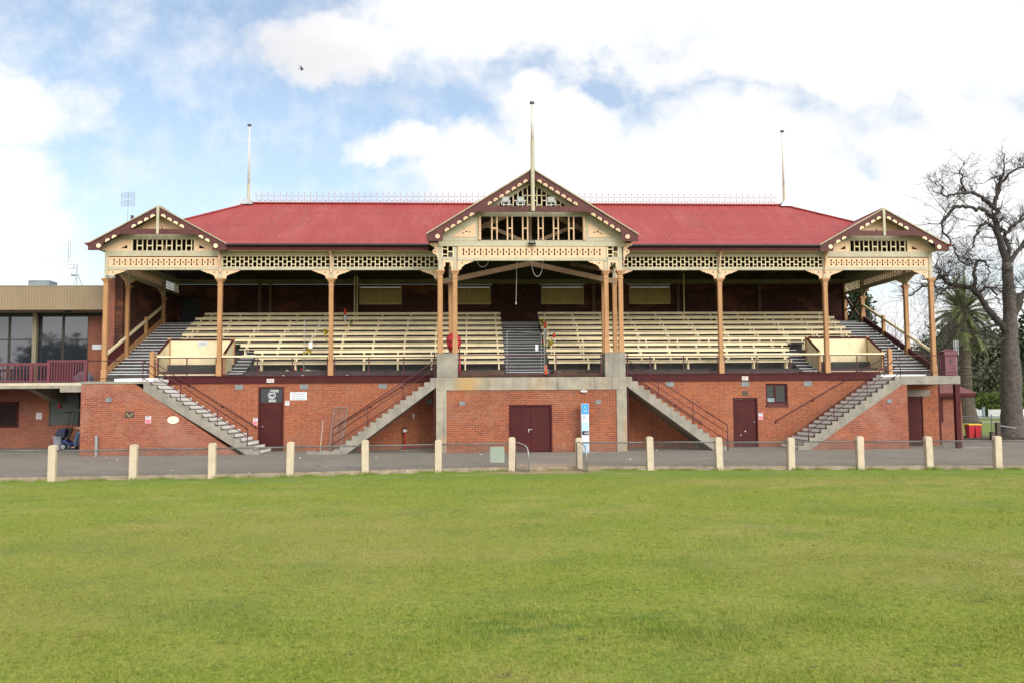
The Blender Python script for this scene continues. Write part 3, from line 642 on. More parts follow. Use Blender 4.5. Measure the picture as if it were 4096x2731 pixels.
# ------------------------------------------------------------------ verandah posts
def post(x, y, zb, up=True, w_=.19, corbel=None, zt=9.0):
    s_ = MB(); h = w_/2
    s_.box(x-h,x+h,y-h,y+h,zb,7.58)
    s_.box(x-h-.02,x+h+.02,y-h-.02,y+h+.02,zb,zb+.55)
    for sx in (-1,1): s_.box(x+sx*h*.55-.012,x+sx*h*.55+.012,y-h-.012,y-h,zb+.6,7.2)
    P_ = s_.build('post', TAN, GS, bevel=.012)
    c = MB().box(x-h-.02,x+h+.02,y-h-.02,y+h+.02,7.38,7.43).box(x-h-.004,x+h+.004,y-h-.004,y+h+.004,7.42,7.57).box(x-h-.03,x+h+.03,y-h-.03,y+h+.03,7.56,7.62).box(x-h-.06,x+h+.06,y-h-.06,y+h+.06,7.62,7.68).box(x-h-.09,x+h+.09,y-h-.09,y+h+.09,7.68,7.74)
    c.build('capital', TAN, P_, bevel=.008)
    if up: MB().box(x-h*.85,x+h*.85,y-h*.85,y+h*.85,7.74,zt).build('upper_post', PALE, P_, bevel=.01)
    if corbel:
        cb = MB(); f = y-h*.85
        cb.prism([(f,7.95),(f-.07,8.0),(f-.08,8.1),(f-.05,8.16),(f-.09,8.3),(f-.17,8.5),(f-.22,8.62),(f-.2,8.7),(f-.27,8.78),(f-.42,8.86),(f-.42,8.98),(f,8.98)],'X',x-.03,x+.03)
        cb.build('corbel', PEACH, P_)
    return P_
A1, A2, A3 = 18.9, 13.86, 8.9
for sg in (-1, 1):
    post(sg*A1,0,3.09 if sg < 0 else 3.14); post(sg*A2,0,ZF,corbel=1); post(sg*A3,0,ZF,corbel=1)
    post(sg*3.88,B+.12,4.2); post(sg*3.25,B+.12,4.2); post(sg*4.0,-.05,ZF); post(sg*3.5,-.05,ZF)
    post(sg*A1,2.35,4.1); post(sg*A1,7.1,6.3)
MB().box(18.82,18.98,9.2,9.4,6.4,9.0).build('post', TAN, GS)

# lattice, fretwork, brackets
def lattice(x0, x1, name='lattice_frieze', y=0., z0=8.27, z1=8.74, ax='Y'):
    n = max(2, round((x1-x0)/.19)); pit = (x1-x0)/n; m_ = MB(); zc = (z0+z1)/2
    def bx(a, b_, c, d):
        if ax == 'Y': m_.box(a,b_,y-.02,y+.02,c,d)
        else: m_.box(y-.02,y+.02,a,b_,c,d)
    for i in range(n+1):
        x = x0+i*pit; bx(x-.018,x+.018,z0,z1)
        if i < n:
            for z in ((zc,) if i % 2 else (zc+.117, zc-.117)): bx(x+.018,x+pit-.018,z-.018,z+.018)
    return m_.build(name, CREAM, GS)
def keyhole(cx, zc, h=.105, r=.042, wv=.012):
    o = []
    for i in range(9): a = math.pi*1.5+.5+(2*math.pi-1.0)*i/8; o.append((cx+r*math.cos(a), zc+h+r*math.sin(a)))
    q = []
    for i in range(9): a = math.pi*.5+.5+(2*math.pi-1.0)*i/8; q.append((cx+r*math.cos(a), zc-h+r*math.sin(a)))
    return o+q
def fret(x0, x1, z0=8.25, z1=8.70, y=-.03, ax='Y', pit=.244):
    n = int((x1-x0-.1)/pit); s0 = (x0+x1)/2-(n-1)*pit/2; zc = (z0+z1)/2; hs = []
    for i in range(n):
        hs.append(keyhole(s0+i*pit, zc))
        if i < n-1: hs.append(disc(s0+(i+.5)*pit, zc, .038, 8))
    f = MB().plate(rect(x0,x1,z0,z1), hs, y, .03, ax)
    F = f.build('fretwork_frieze', PEACH, GS)
    bt = MB()
    for x in (x0+.18*(x1-x0), x0+.82*(x1-x0)):
        if ax == 'Y': bt.box(x-.03,x+.03,y-.035,y-.015,z0,z1)
    if bt.v: bt.build('batten', PEACH, F)
    return F
def bracket(x, sg, y=0., L=.78, H=.40, z1=8.12, ax='Y'):
    o = [(0,z1),(L,z1),(L,z1-.035),(L-.09,z1-.05),(L-.12,z1-.09),(L-.2,z1-.085),(L-.23,z1-.13),(L-.34,z1-.15),(.26,z1-.22),(.19,z1-.28),(.16,z1-.33),(.19,z1-.37),(.12,z1-H),(.05,z1-H-.02),(0,z1-H-.02)]
    o = [(x+sg*px_, pz_) for px_, pz_ in o]
    if sg < 0: o = o[::-1]
    return MB().plate(o,[disc(x+sg*.2,z1-.1,.035,8)],y,.05,ax).build('bracket', PEACH, GS)
def beam(x0, x1, y=0., lo=True, hi=True):
    m_ = MB()
    if lo: m_.box(x0,x1,y-.06,y+.06,8.12,8.27)
    if hi: m_.box(x0,x1,y-.05,y+.05,8.74,8.99)
    return m_.build('verandah_beam', PALE, GS, bevel=.008)
for sg in (-1, 1):
    for a, b_ in ((4.0,A3),(A3,A2)):
        x0, x1 = sorted((sg*a, sg*b_)); x0 += .08; x1 -= .08
        beam(x0,x1); lattice(x0,x1); bracket(x0,1); bracket(x1,-1)
    x0, x1 = sorted((sg*A2, sg*A1)); x0 += .08; x1 -= .08
    beam(x0,x1); fret(x0,x1); bracket(x0,1); bracket(x1,-1)
    # return along the end of the stand
    MB().box(sg*A1-.06,sg*A1+.06,.08,9.4,8.12,8.25).box(sg*A1-.05,sg*A1+.05,.08,9.4,8.70,9.0).build('verandah_beam', PALE, GS)
    fret(.1,7.0,8.25,8.70,sg*A1,'X'); lattice(7.0,9.3,'lattice_frieze',sg*A1,8.25,8.70,'X')
    bracket(.08,1,sg*A1,ax='X'); bracket(2.27,-1,sg*A1,ax='X'); bracket(2.43,1,sg*A1,ax='X'); bracket(7.0,-1,sg*A1,ax='X')
# end handrails and sloping strings
for sg in (-1, 1):
    x = sg*A1
    MB().bar((x,.2,3.62),(x,7.0,6.5),.08,.28).build('stair_string', MAROONW if sg > 0 else TAN, GS)
    hr = MB().bar((x,.1,4.33),(x,7.1,7.30),.09,.11).build('end_handrail', CREAM, GS)
    MB().box(x-.07,x+.07,4.66,4.84,5.3,6.42).box(x-.08,x+.08,4.65,4.85,6.42,6.47).build('rail_post', TAN, hr)
    if sg > 0: MB().tube([(x,1.2,3.9),(x,1.2,4.8)],.014,5).build('rail_standard', PIPE, hr); MB().tube([(x,3.5,4.9),(x,3.5,5.75)],.014,5).build('rail_standard', PIPE, hr); MB().tube([(x,6.0,5.9),(x,6.0,6.8)],.014,5).build('rail_standard', PIPE, hr)
    else:
        pk = MB()
        for i in range(14): y = .25+i*.14; z = 3.62+(y-.2)*.424; pk.box(x-.02,x+.02,y-.03,y+.03,z,z+.74)
        pk.build('pickets', MAROON, hr)
MB().bar((A1,7.2,6.45),(A1,9.25,8.05),.09,.12).bar((A1+.05,7.2,8.05),(A1+.05,9.25,6.45),.09,.12).bar((A1,7.2,7.25),(A1,9.25,7.25),.07,.07).build('cross_brace', TIMBER, GS)

# front balustrade
def balustrade(x0, x1, mids, z0=ZF, y=.05, top=CREAM, zt=4.27):
    m_ = MB().box(x0,x1,y-.05,y+.05,zt-.07,zt); b_ = m_.build('balustrade', top, GS)
    f = MB().box(x0,x1,y-.02,y+.02,zt-.11,zt-.07).box(x0,x1,y-.02,y+.02,z0+.06,z0+.10)
    for x in [x0+.03]+list(mids)+[x1-.03]: f.box(x-.022,x+.022,y-.022,y+.022,z0,zt-.07)
    f.build('rail_frame', PIPE, b_)
    MB().chain((x0,y),(x1,y),z0+.1,zt-.11,.085,.0026).build('mesh', DKWIRE, b_)
balustrade(-13.76,-9.03,(-12.18,-10.63)); balustrade(-8.77,-4.1,(-7.2,-5.64)); balustrade(4.1,8.77,(5.62,7.17)); balustrade(9.03,13.74,(10.59,12.13))
balustrade(-16.6,-13.98,(-15.3,),3.42); balustrade(13.98,16.6,(15.3,),3.42)
h = MB()
for z in (4.12,3.30): h.box(-3.13,3.13,-2.3,-2.26,z-.02,z+.02)
for x in (-3.1,-1.0,1.06,3.0): h.box(x-.02,x+.02,-2.3,-2.26,3.2,4.12)
bb = h.build('bay_balustrade', PIPE, GS)
MB().chain((-3.1,-2.28),(3.1,-2.28),3.34,4.1,.085,.0022).build('mesh', DKWIRE, bb)
for sg in (-1, 1): MB().box(sg*16.8-.09,sg*16.8+.09,-.12,.06,3.2,4.42).lathe([(.09,4.42),(.07,4.48),(.0,4.5)],(sg*16.8,-.03,0),10).build('newel_post', TAN, GS, bevel=.01)

# cream boxes for officials on the terrace
def seatbox(x0, x1):
    m_ = MB().box(x0,x1,1.58,1.64,3.4,5.05)
    for x in (x0,x1): m_.prism([(.15,3.4),(.15,4.32),(1.58,5.05),(1.58,3.4)],'X',x-.025,x+.025)
    m_.box(x0+.03,x1-.03,.1,.14,3.4,3.46)
    b_ = m_.build('officials_box', CREAM, GS)
    c = MB().box(x0-.04,x1+.04,1.55,1.67,5.05,5.12)
    for x in (x0,x1): c.bar((x,.13,4.35),(x,1.58,5.10),.08,.07)
    c.build('capping', MAROON, b_)
    p_ = MB()
    for x in (x0,x1): p_.box(x-.06,x+.06,1.5,1.66,3.4,5.17)
    for x in (x0,x1): p_.box(x-.05,x+.05,.06,.16,3.4,4.36)
    p_.build('corner_post', TAN, b_)
seatbox(-16.62,-13.68); seatbox(13.55,16.52)

# ------------------------------------------------------------------ roof
RZ, RY, RXr, EZ, EY, EX = 12.46, 5.6, 14.1, 9.16, -.72, 19.55
rf = MB(); YB = 2*RY-EY
def notch(xc, half, apex, eave, ya): yv = EY+(eave-EZ)/((RZ-EZ)/(RY-EY)); return [(xc-half,max(yv,EY),max(eave,EZ)),(xc,ya,apex),(xc+half,max(yv,EY),max(eave,EZ))]
NOT = notch(-16.45,3.02,10.8,9.15,2.45)+notch(.06,4.5,11.9,9.13,4.6)+notch(16.45,3.02,10.8,9.15,2.45)
def frontplane(m_, dz, e):
    pl = [(x,y,z-dz) for x, y, z in [(-EX,EY,EZ)]+NOT+[(EX,EY,EZ),(RXr,RY,RZ),(-RXr,RY,RZ)]]
    # split into convex-ish pieces so that the notches stay open
    L_, C_, R_ = pl[1:4], pl[4:7], pl[7:10]; rR, rL = pl[11], pl[12]
    m_.quad(pl[0],L_[0],L_[1],rL); m_.quad(L_[1],L_[2],C_[0],C_[1],rL); m_.quad(C_[1],rR,rL); m_.quad(C_[1],C_[2],R_[0],R_[1],rR); m_.quad(R_[1],R_[2],pl[10],rR)
frontplane(rf,0,0); rf.quad((EX,YB,EZ),(-EX,YB,EZ),(-RXr,RY,RZ),(RXr,RY,RZ))
rf.quad((-EX,YB,EZ),(-EX,EY,EZ),(-RXr,RY,RZ)); rf.quad((EX,EY,EZ),(EX,YB,EZ),(RXr,RY,RZ))
rfo = rf.build('roof', ROOF, GS)
sm = rfo.modifiers.new('thick','SOLIDIFY'); sm.thickness = .03; sm.offset = -1
cp = MB()
cp.bar((-RXr,RY,RZ+.03),(RXr,RY,RZ+.03),.26,.06)
for sg in (-1,1):
    for y in (EY,YB): cp.bar((sg*RXr,RY,RZ+.03),(sg*EX,y,EZ+.03),.2,.06)
cp.build('ridge_capping', ROOF, rfo)
ln = MB(); d = .07
frontplane(ln,d,0); ln.quad((EX-.1,YB-.1,EZ-d),(RXr,RY,RZ-d),(-RXr,RY,RZ-d),(-EX+.1,YB-.1,EZ-d))
ln.quad((-EX+.1,YB-.1,EZ-d),(-RXr,RY,RZ-d),(-EX+.1,EY+.1,EZ-d)); ln.quad((EX-.1,EY+.1,EZ-d),(RXr,RY,RZ-d),(EX-.1,YB-.1,EZ-d))
ln.build('roof_lining', DKTIMBER, rfo)
for x0, x1 in ((-13.42,-4.48),(4.48,13.42)):
    MB().box(x0,x1,-.64,-.60,8.92,9.10).build('fascia', MAROON, GS)
    MB().prism([(-.78,9.13),(-.76,9.2),(-.62,9.2),(-.62,9.08),(-.72,9.08)],'X',x0,x1).build('gutter', DARKM, GS)
    MB().prism([(-.60,8.92),(-.60,8.95),(-.05,9.0),(-.05,8.97)],'X',x0,x1).build('eaves_soffit', CREAM, GS)
# ridge cresting
cr_ = MB(); n = 88; x0 = -13.75; pit = 27.5/n
cr_.box(-13.8,13.8,RY-.012,RY+.012,RZ+.40,RZ+.42); cr_.box(-13.8,13.8,RY-.012,RY+.012,RZ+.06,RZ+.085)
for i in range(n):
    x = x0+i*pit; xc = x+pit/2
    cr_.tube([(x,RY,RZ+.05),(x,RY,RZ+.64)],.014,3,False); cr_.tube([(x-.045,RY,RZ+.56),(x,RY,RZ+.52),(x+.045,RY,RZ+.56)],.014,3,False)
    cr_.tube([(x+.01,RY,RZ+.1),(x+.03,RY,RZ+.26),(xc,RY,RZ+.41),(x+pit-.03,RY,RZ+.26),(x+pit-.01,RY,RZ+.1)],.011,3,False)
    cr_.tube([(xc,RY,RZ+.40),(xc,RY,RZ+.46)],.012,3,False)
    for a in (20,55,90,125,160): cr_.tube([(xc,RY,RZ+.13),(xc+.08*math.cos(R(a)),RY,RZ+.13+.10*math.sin(R(a)))],.011,3,False)
cr_.build('ridge_cresting', paint('iron_lace',(.36,.28,.29),.1), rfo)

# gables
def gable(xc, half, apex, eave, yb, yp, ya, kp_bot, tie, drop, scal, kind):
    """xc centre, bargeboard plane yb, panel plane yp, ridge dies into roof at ya"""
    sl_ = (apex-eave)/half
    yv = EY+(eave-EZ)/((RZ-EZ)/(RY-EY))
    g = MB()
    for sg in (-1,1): 
        q = [(xc,yb-.06,apex+.02),(xc+sg*half,yb-.06,eave+.02),(xc+sg*half,yv+.05,eave+.02),(xc,ya,apex+.02)]
        g.quad(*(q if sg < 0 else q[::-1]))
    G_ = g.build('gable_roof', ROOF, GS); sm = G_.modifiers.new('thick','SOLIDIFY'); sm.thickness = .03; sm.offset = -1
    MB().bar((xc,yb,apex+.03),(xc,ya,apex+.03),.22,.05).build('ridge_capping', ROOF, G_)
    bb = MB(); zt = lambda d_: apex-d_*sl_
    for sg in (-1,1):
        o = [(0,apex),(half,eave),(half,eave-.24),(half-.62*drop/.33,eave-.24),(half-.66*drop/.33,zt(half-.66*drop/.33)-drop+.03),(0,apex-drop)]
        o = [(xc+sg*a,c) for a, c in o]; bb.prism(o if sg < 0 else o[::-1],'Y',yb-.03,yb+.03)
    bo = bb.build('bargeboard', MAROONW, G_)
    tw = (apex-drop-tie[0])/sl_; tw2 = (apex-drop-tie[1])/sl_
    MB().prism([(xc-tw-.1,tie[0]),(xc+tw+.1,tie[0]),(xc+tw2+.1,tie[1]),(xc-tw2-.1,tie[1])],'Y',yb-.045,yb+.02).build('tie_beam', MAROONW, G_)
    fl = MB()
    for sg in (-1,1): fl.bar((xc,yb-.02,apex+.045),(xc+sg*(half+.02),yb-.02,eave+.045),.13,.05)
    fl.build('barge_flashing', paint('barge_grey_'+kind,(.33,.29,.19),.2,4), G_)
    sc_ = MB(); r = .112
    an = math.atan(sl_)
    for sg in (-1,1):
        for d_ in scal:
            cx, cz = d_, zt(d_)-drop+.005; o = []
            for i in range(9): a = math.pi*i/8; o.append((cx+r*math.cos(a-an), cz+r*math.sin(a-an)))
            o = [(xc+sg*a, c) for a, c in o]; hx = xc+sg*(cx+.045*math.sin(an)); hz = cz+.045*math.cos(an)
            sc_.plate(o if sg < 0 else o[::-1],[disc(hx,hz,.02,8)],yb-.045,.025)
        sc_.lathe([(.1,0),(.1,-.04),(.085,-.05)],(xc+sg*(half-.47),yb-.03,eave-.05),16,'Y')
    sc_.build('scallop_trim', PEACH if kind == 'c' else CREAM, bo)
    if kind != 'c': MB().box(xc-.055,xc+.055,yb-.09,yb-.045,kp_bot,apex-.25).box(xc-.06,xc+.06,yb-.09,yb+.03,apex-.25,apex+.07).build('king_post', PALE, G_)
    gl = MB()
    for sg in (-1,1):
        q = [(xc,yp+.05,apex-.09),(xc+sg*(half-.1),yp+.05,eave-.09+.0),(xc+sg*(half-.1),yv+.06,eave-.09),(xc,ya,apex-.09)]
        gl.quad(*(q if sg > 0 else q[::-1]))
    gl.build('gable_lining', DKTIMBER, G_)
    # soffit between bargeboard and panel
    sf = MB()
    for sg in (-1,1):
        q = [(xc,yb+.03,apex-.10),(xc+sg*half,yb+.03,eave-.12),(xc+sg*half,yp+.1,eave-.12),(xc,yp+.1,apex-.10)]
        sf.quad(*(q if sg > 0 else q[::-1]))
    sf.build('gable_soffit', PALE, G_)
    return G_, zt
for sg in (-1,1):
    xc = sg*16.45
    G_, zt = gable(xc,3.02,10.84,9.15,-.63,0.,2.45,9.63,(9.63,9.86),.32,(.22,.49,.76,1.03,1.88,2.16),'s')
    z0 = 8.99
    pn = [(xc-2.72,z0),(xc+2.72,z0),(xc+2.72,zt(2.72)-.14),(xc,zt(0)-.14),(xc-2.72,zt(2.72)-.14)]
    hs = [rect(xc-1.36,xc+1.42,9.0,9.50),[(xc-1.85,9.1),(xc-1.56,9.1),(xc-1.56,9.26)],[(xc+1.62,9.1),(xc+1.92,9.1),(xc+1.62,9.26)],[(xc-.06,9.9),(xc+.02,9.95),(xc-.1,10.15)],[(xc-.45,9.92),(xc-.38,9.9),(xc-.55,10.05)]]
    pan = MB().plate(pn,hs,-.01,.05).build('gable_panel', PEACH, G_)
    MB().box(xc-1.75,xc+1.8,-.08,-.035,9.50,9.72).bar((xc-1.7,-.06,9.66),(xc-2.7,-.06,zt(2.7)-.2),.05,.2).bar((xc+1.75,-.06,9.66),(xc+2.7,-.06,zt(2.7)-.2),.05,.2).build('panel_rail', PALE, pan)
    sp_ = MB(); xs_ = [-1.36,-1.13,-.89,-.69,-.45,-.26,-.02,.17,.41,.61,.84,1.04,1.28,1.42]
    for i, dx_ in enumerate(xs_):
        if i in (0,13): pr = .05
        else: pr = .035
        sp_.lathe([(pr*(.6+.4*(j % 2)), 9.0+.5*j/10) for j in range(11)],(xc+dx_,-.02,0),6)
    for a, b_ in zip(xs_[1:-1:2],xs_[2:-1:2]): sp_.box(xc+a,xc+b_,-.04,0,9.2,9.25)
    sp_.build('spindles', CREAM, pan)
# central gable
G_, zt = gable(0.06,4.5,11.95,9.13,-3.06,B,4.6,10.15,(10.15,10.38),.36,(.28,.53,.78,1.04,1.30,1.55,1.80,2.57,2.83,3.1,3.36,3.61),'c')
yl = B-.02
pn = [(-3.9,9.0),(4.02,9.0),(4.02,zt(3.96)-.15),(.06,zt(0)-.15),(-3.9,zt(3.96)-.15)]
hs = [rect(-2.2,2.32,9.03,10.06),[(-1.62,10.42),(1.74,10.42),(.06,11.48)]]
for sx in (-1,1):
    cx = .06+sx*2.83; cz = 9.40; hs.append(disc(cx,cz,.04,8))
    for a in (60,180+10,-30) if sx > 0 else (120,-10,210): 
        ca, sa = math.cos(R(a)), math.sin(R(a)); hs.append([(cx+.09*ca,cz+.09*sa),(cx+.13*ca-.028*sa,cz+.13*sa+.028*ca),(cx+.27*ca,cz+.25*sa),(cx+.13*ca+.028*sa,cz+.13*sa-.028*ca)])
pan = MB().plate(pn,hs,yl,.05).build('gable_panel', PALE, G_)
for sx in (-1,1):
    pp = MB()
    o = [(.06+sx*2.42,9.16),(.06+sx*2.42,9.82),(.06+sx*3.45,9.16)]; cx = .06+sx*2.83; cz = 9.40; hh = [disc(cx,cz,.04,8)]
    for a in (60,190,-30) if sx > 0 else (120,-10,210):
        ca, sa = math.cos(R(a)), math.sin(R(a)); hh.append([(cx+.09*ca,cz+.09*sa),(cx+.13*ca-.028*sa,cz+.13*sa+.028*ca),(cx+.22*ca,cz+.2*sa),(cx+.13*ca+.028*sa,cz+.13*sa-.028*ca)])
    pp.plate(o if sx < 0 else o[::-1],hh,yl-.04,.02); pp.build('star_panel', PEACH, pan)
sp_ = MB(); xs_ = [-1.67,-1.45,-1.0,-.8,-.34,-.13,.33,.53,.99,1.19,1.65,1.86]
for dx_ in xs_: sp_.lathe([(.042*(.62+.38*(j % 2)), 9.03+1.03*j/18) for j in range(19)],(dx_,yl-.02,0),6)
for dx_ in (-2.19,2.31): sp_.lathe([(.075*(.65+.35*(j % 2)), 9.03+1.03*j/18) for j in range(19)],(dx_,yl-.05,0),8)
for a, b_ in zip(xs_[::2],xs_[1::2]): sp_.box(a,b_,yl-.04,yl,9.52,9.57)
sp_.build('spindles', PEACH, pan)
lt = MB(); i = 0; x = -1.56
while x < 1.75:
    zt_ = min(11.48-(abs(x-.06))*.631, 11.4)
    if zt_ > 10.48: lt.box(x-.022,x+.022,yl-.015,yl+.02,10.40,zt_)
    zz = (10.57,) if i % 2 else (10.76,)
    for z in zz+((10.98,) if abs(x) < .5 else ()):
        if z+.1 < 11.48-(abs(x+.1-.06))*.631: lt.box(x,x+.2,yl-.015,yl+.02,z-.02,z+.02)
    x += .205; i += 1
lt.build('upper_lattice', CREAM, pan)
bm_ = MB().box(-3.96,4.08,B-.03,B+.09,8.77,9.02).box(-3.15,3.27,B-.01,B+.09,8.15,8.29).build('bay_beam', PALE, GS, bevel=.01)
MB().box(-3.15,3.27,B+.05,B+.07,8.7,8.8).build('batten', PALE, bm_)
fret(-3.14,3.24,8.29,8.77,B+.02,'Y',.245)
for a, b_ in ((-3.79,-3.33),(3.33,3.79)):
    lattice(a,b_,'lattice_frieze',B+.04,8.31,8.77); MB().box(a,b_,B+.0,B+.08,8.18,8.31).build('bay_beam', PALE, GS)
    MB().plate([(a,8.18),(a,7.72),(a+.08,7.76),(a+.06,7.86),(a+.12,7.92),(a+.12,8.08),(b_-.12,8.08),(b_-.12,7.92),(b_-.06,7.86),(b_-.08,7.76),(b_,7.72),(b_,8.18)],[],B+.04,.05).build('bracket', PEACH, GS)
bracket(-3.15,1,B+.04,.68,.38,8.15); bracket(3.15,-1,B+.04,.68,.38,8.15)
for sg in (-1,1):
    o = [(3.98,7.75),(4.0,8.0),(4.03,8.25),(4.1,8.42),(4.2,8.46),(4.26,8.54),(4.22,8.64),(4.14,8.68),(4.2,8.76),(4.36,8.84),(4.38,8.93),(3.98,8.93)]
    o = [(sg*a+.04, c) for a, c in o]
    MB().plate(o if sg > 0 else o[::-1],[disc(sg*4.15+.04,8.55,.035,8)],B+.08,.05).build('side_corbel', PEACH, GS)
    # returns of the bay back to the main front
    MB().box(sg*3.9-.05,sg*3.9+.05,B+.1,-.1,8.74,8.99).box(sg*3.9-.06,sg*3.9+.06,B+.1,-.1,8.12,8.27).build('verandah_beam', PALE, GS)
    lattice(B+.2,-.12,'lattice_frieze',sg*3.9,8.27,8.74,'X')
# roof trusses and tie beams inside
for x in (-16.4,-13.86,-8.9,-3.9,3.9,8.9,13.86,16.4):
    tr = MB().box(x-.07,x+.07,0,9.4,9.02,9.24)
    if abs(x) < 14: tr.bar((x,0,9.35),(x,5.5,12.2),.1,.2).bar((x,9.4,10.2),(x,5.6,12.2),.1,.2).bar((x,5.6,9.1),(x,5.6,12.2),.1,.14).bar((x,5.6,9.3),(x,2.6,10.7),.08,.14)
    tr.build('roof_truss', TIMBER, GS)
MB().bar((-3.9,-.6,7.50),(.1,-.6,8.34),.12,.22).bar((4.0,-.6,7.50),(.1,-.6,8.34),.12,.22).bar((-3.7,-1.2,9.1),(.1,-1.2,10.9),.1,.2).bar((3.8,-1.2,9.1),(.1,-1.2,10.9),.1,.2).bar((-2.0,-1.2,10.0),(.1,-1.2,9.1),.09,.16).bar((2.2,-1.2,10.0),(.1,-1.2,9.1),.09,.16).bar((.1,-.6,8.3),(.1,-.6,11.2),.16,.16).bar((3.8,-.6,8.0),(5.4,5.0,9.2),.1,.18).bar((3.8,-.6,8.0),(2.6,5.0,9.2),.1,.18).build('roof_truss', paint('front_truss_lit_brown',(.26,.165,.095),.2,2), GS)  # paler than the other trusses: front light is put into the timber colour
for i in range(9): 
    y = .8+i*1.0; z = EZ+(y-EY)*.522-.17 if y < RY else RZ-(y-RY)*.522-.17
    MB().box(-14 if y > 2 else -18,14 if y > 2 else 18,y-.04,y+.04,z-.06,z+.04).build('purlin', DKTIMBER, GS)
for x in (-9.0,-8.85,9.3): MB().tube([(x,8.3,6.4),(x,8.3,9.2)],.035,6).build('conduit_pipe', CREAM, GS)
# ------------------------------------------------------------------ benches
ORD = ['front','second','third','fourth','fifth','sixth','seventh','eighth','ninth and topmost']
def bench(k, x0, x1, side):
    yk = .55+.75*(k-1); zk = 3.6+.33*(k-1)
    lab = f'long cream bench {"in the front row" if k==1 else "in the "+ORD[k-1]+" row up"}, {side} of the centre steps'
    b_ = thing('bench', lab, 'bench', ((x0+x1)/2, yk+.3, zk), 'tiered benches in the stand'); b_.rotation_euler.y = random.gauss(0,.0011); b_.rotation_euler.z = random.gauss(0,.0008)
    MB().box(x0,x1,yk+.16,yk+.50,zk+.40,zk+.435).build('seat', CREAM, b_, bevel=.008)
    if k == 1: MB().box(x0,x1,yk+.19,yk+.225,zk+.29,zk+.38).build('seat_apron', CREAM, b_)
    MB().prism([(yk+.52,zk+.55),(yk+.555,zk+.55),(yk+.585,zk+.68),(yk+.55,zk+.68)],'X',x0-.03,x1+.03).build('backrest', CREAM, b_, bevel=.006)
    n = max(2, round((x1-x0)/1.56)+1); off = .28*((k*37) % 5)/5
    for i in range(n):
        x = x0+.25+off*.5+(x1-x0-.5-off*.5)*i/(n-1)
        l = MB().prism([(yk+.13,zk),(yk+.24,zk),(yk+.27,zk+.1),(yk+.25,zk+.25),(yk+.30,zk+.39),(yk+.17,zk+.39),(yk+.2,zk+.25),(yk+.19,zk+.09)],'X',x-.03,x+.03)
        l.prism([(yk+.42,zk),(yk+.52,zk),(yk+.5,zk+.40),(yk+.60,zk+.66),(yk+.55,zk+.66),(yk+.43,zk+.40)],'X',x-.03,x+.03)
        l.box(x-.03,x+.03,yk+.18,yk+.5,zk+.36,zk+.40); l.build('leg', CREAM, b_)
xr = [12.5,12.75,12.95,14.25,16.85,16.9,16.93,16.95,16.7]
for k in range(1,10):
    x_ = xr[k-1]; bench(k,-x_ if k not in (3,4) else -(13.6 if k == 3 else 16.8),-1.05,'left'); bench(k,1.02,x_,'right')

# ------------------------------------------------------------------ flagpoles and roof fittings
def flagpole(x, y, zb, zt, zs, lab, r=.06):
    f = thing('flagpole', lab, 'flagpole', (x,y,zb), 'flagpoles on the roof')
    MB().lathe([(r*1.25,zb),(r*1.15,zs)],(x,y,0),8).build('pole_foot', PALE, f)
    MB().lathe([(r,zs),(r*.62,zt-.1)],(x,y,0),10).build('pole', paint('pole_white',(.55,.52,.46),.1,3), f, smooth=True)
    MB().lathe([(.04,zt-.10),(.10,zt-.09),(.11,zt-.03),(.08,zt),(0.001,zt+.015)],(x,y,0),12).build('truck', paint('pole_cap',(.10,.085,.085),.2,3), f)
    return f
for sg, zt_, lb in ((-1,16.66,'white flagpole on the ridge end above the clubhouse side'),(1,16.55,'white flagpole on the ridge end beside the bare tree')):
    f = flagpole(sg*14.14,5.6,12.4,zt_,13.5,lb); f['label'] = lb
    MB().prism([(sg*14.14-.32,12.35),(sg*14.14+.32,12.35),(sg*14.14+.14,12.62),(sg*14.14-.14,12.62)],'Y',5.2,6.0).build('flashing', GREYM, f)
f = flagpole(.06,-3.2,10.15,14.88,13.2,'tall weathered flagpole running up the front of the central gable',.07)
f.name = 'flagpole_on_gable' if False else f.name
def floodlight(x, z, y, lab, mt_=GREYM, w_=.32, h_=.24):
    f = thing('floodlight', lab, 'floodlight', (x,y,z), 'floodlights on the central gable')
    b_ = MB().prism([(y-.03,z-h_/2),(y-.10,z+h_/2),(y+.06,z+h_/2),(y+.12,z-h_/4)],'X',x-w_/2,x+w_/2).build('housing', mt_, f, bevel=.01)
    MB().quad((x-w_/2+.03,y-.037,z-h_/2+.03),(x+w_/2-.03,y-.037,z-h_/2+.03),(x+w_/2-.03,y-.101,z+h_/2-.03),(x-w_/2+.03,y-.101,z+h_/2-.03)).build('lens', plain('lamp_lens',(.45,.47,.45),.2), b_)
    MB().bar((x-w_/2-.015,y+.03,z),(x-w_/2-.015,y+.03,z-h_*.8),.025).bar((x+w_/2+.015,y+.03,z),(x+w_/2+.015,y+.03,z-h_*.8),.025).bar((x-w_/2-.02,y+.03,z-h_*.8),(x+w_/2+.02,y+.03,z-h_*.8),.025).build('bracket', mt_, f)
    return f
floodlight(-1.09,10.62,-3.2,'silver floodlight at the outer end of the tie beam, farthest from the pole')
floodlight(-.46,10.62,-3.2,'silver floodlight on the tie beam, middle one of three, close to the pole')
floodlight(.83,10.62,-3.2,'silver floodlight alone on the tree side of the gable pole')
floodlight(.05,8.9,-2.68,'small dark floodlight on the beam above the bay fretwork',DARKM,.26,.15)
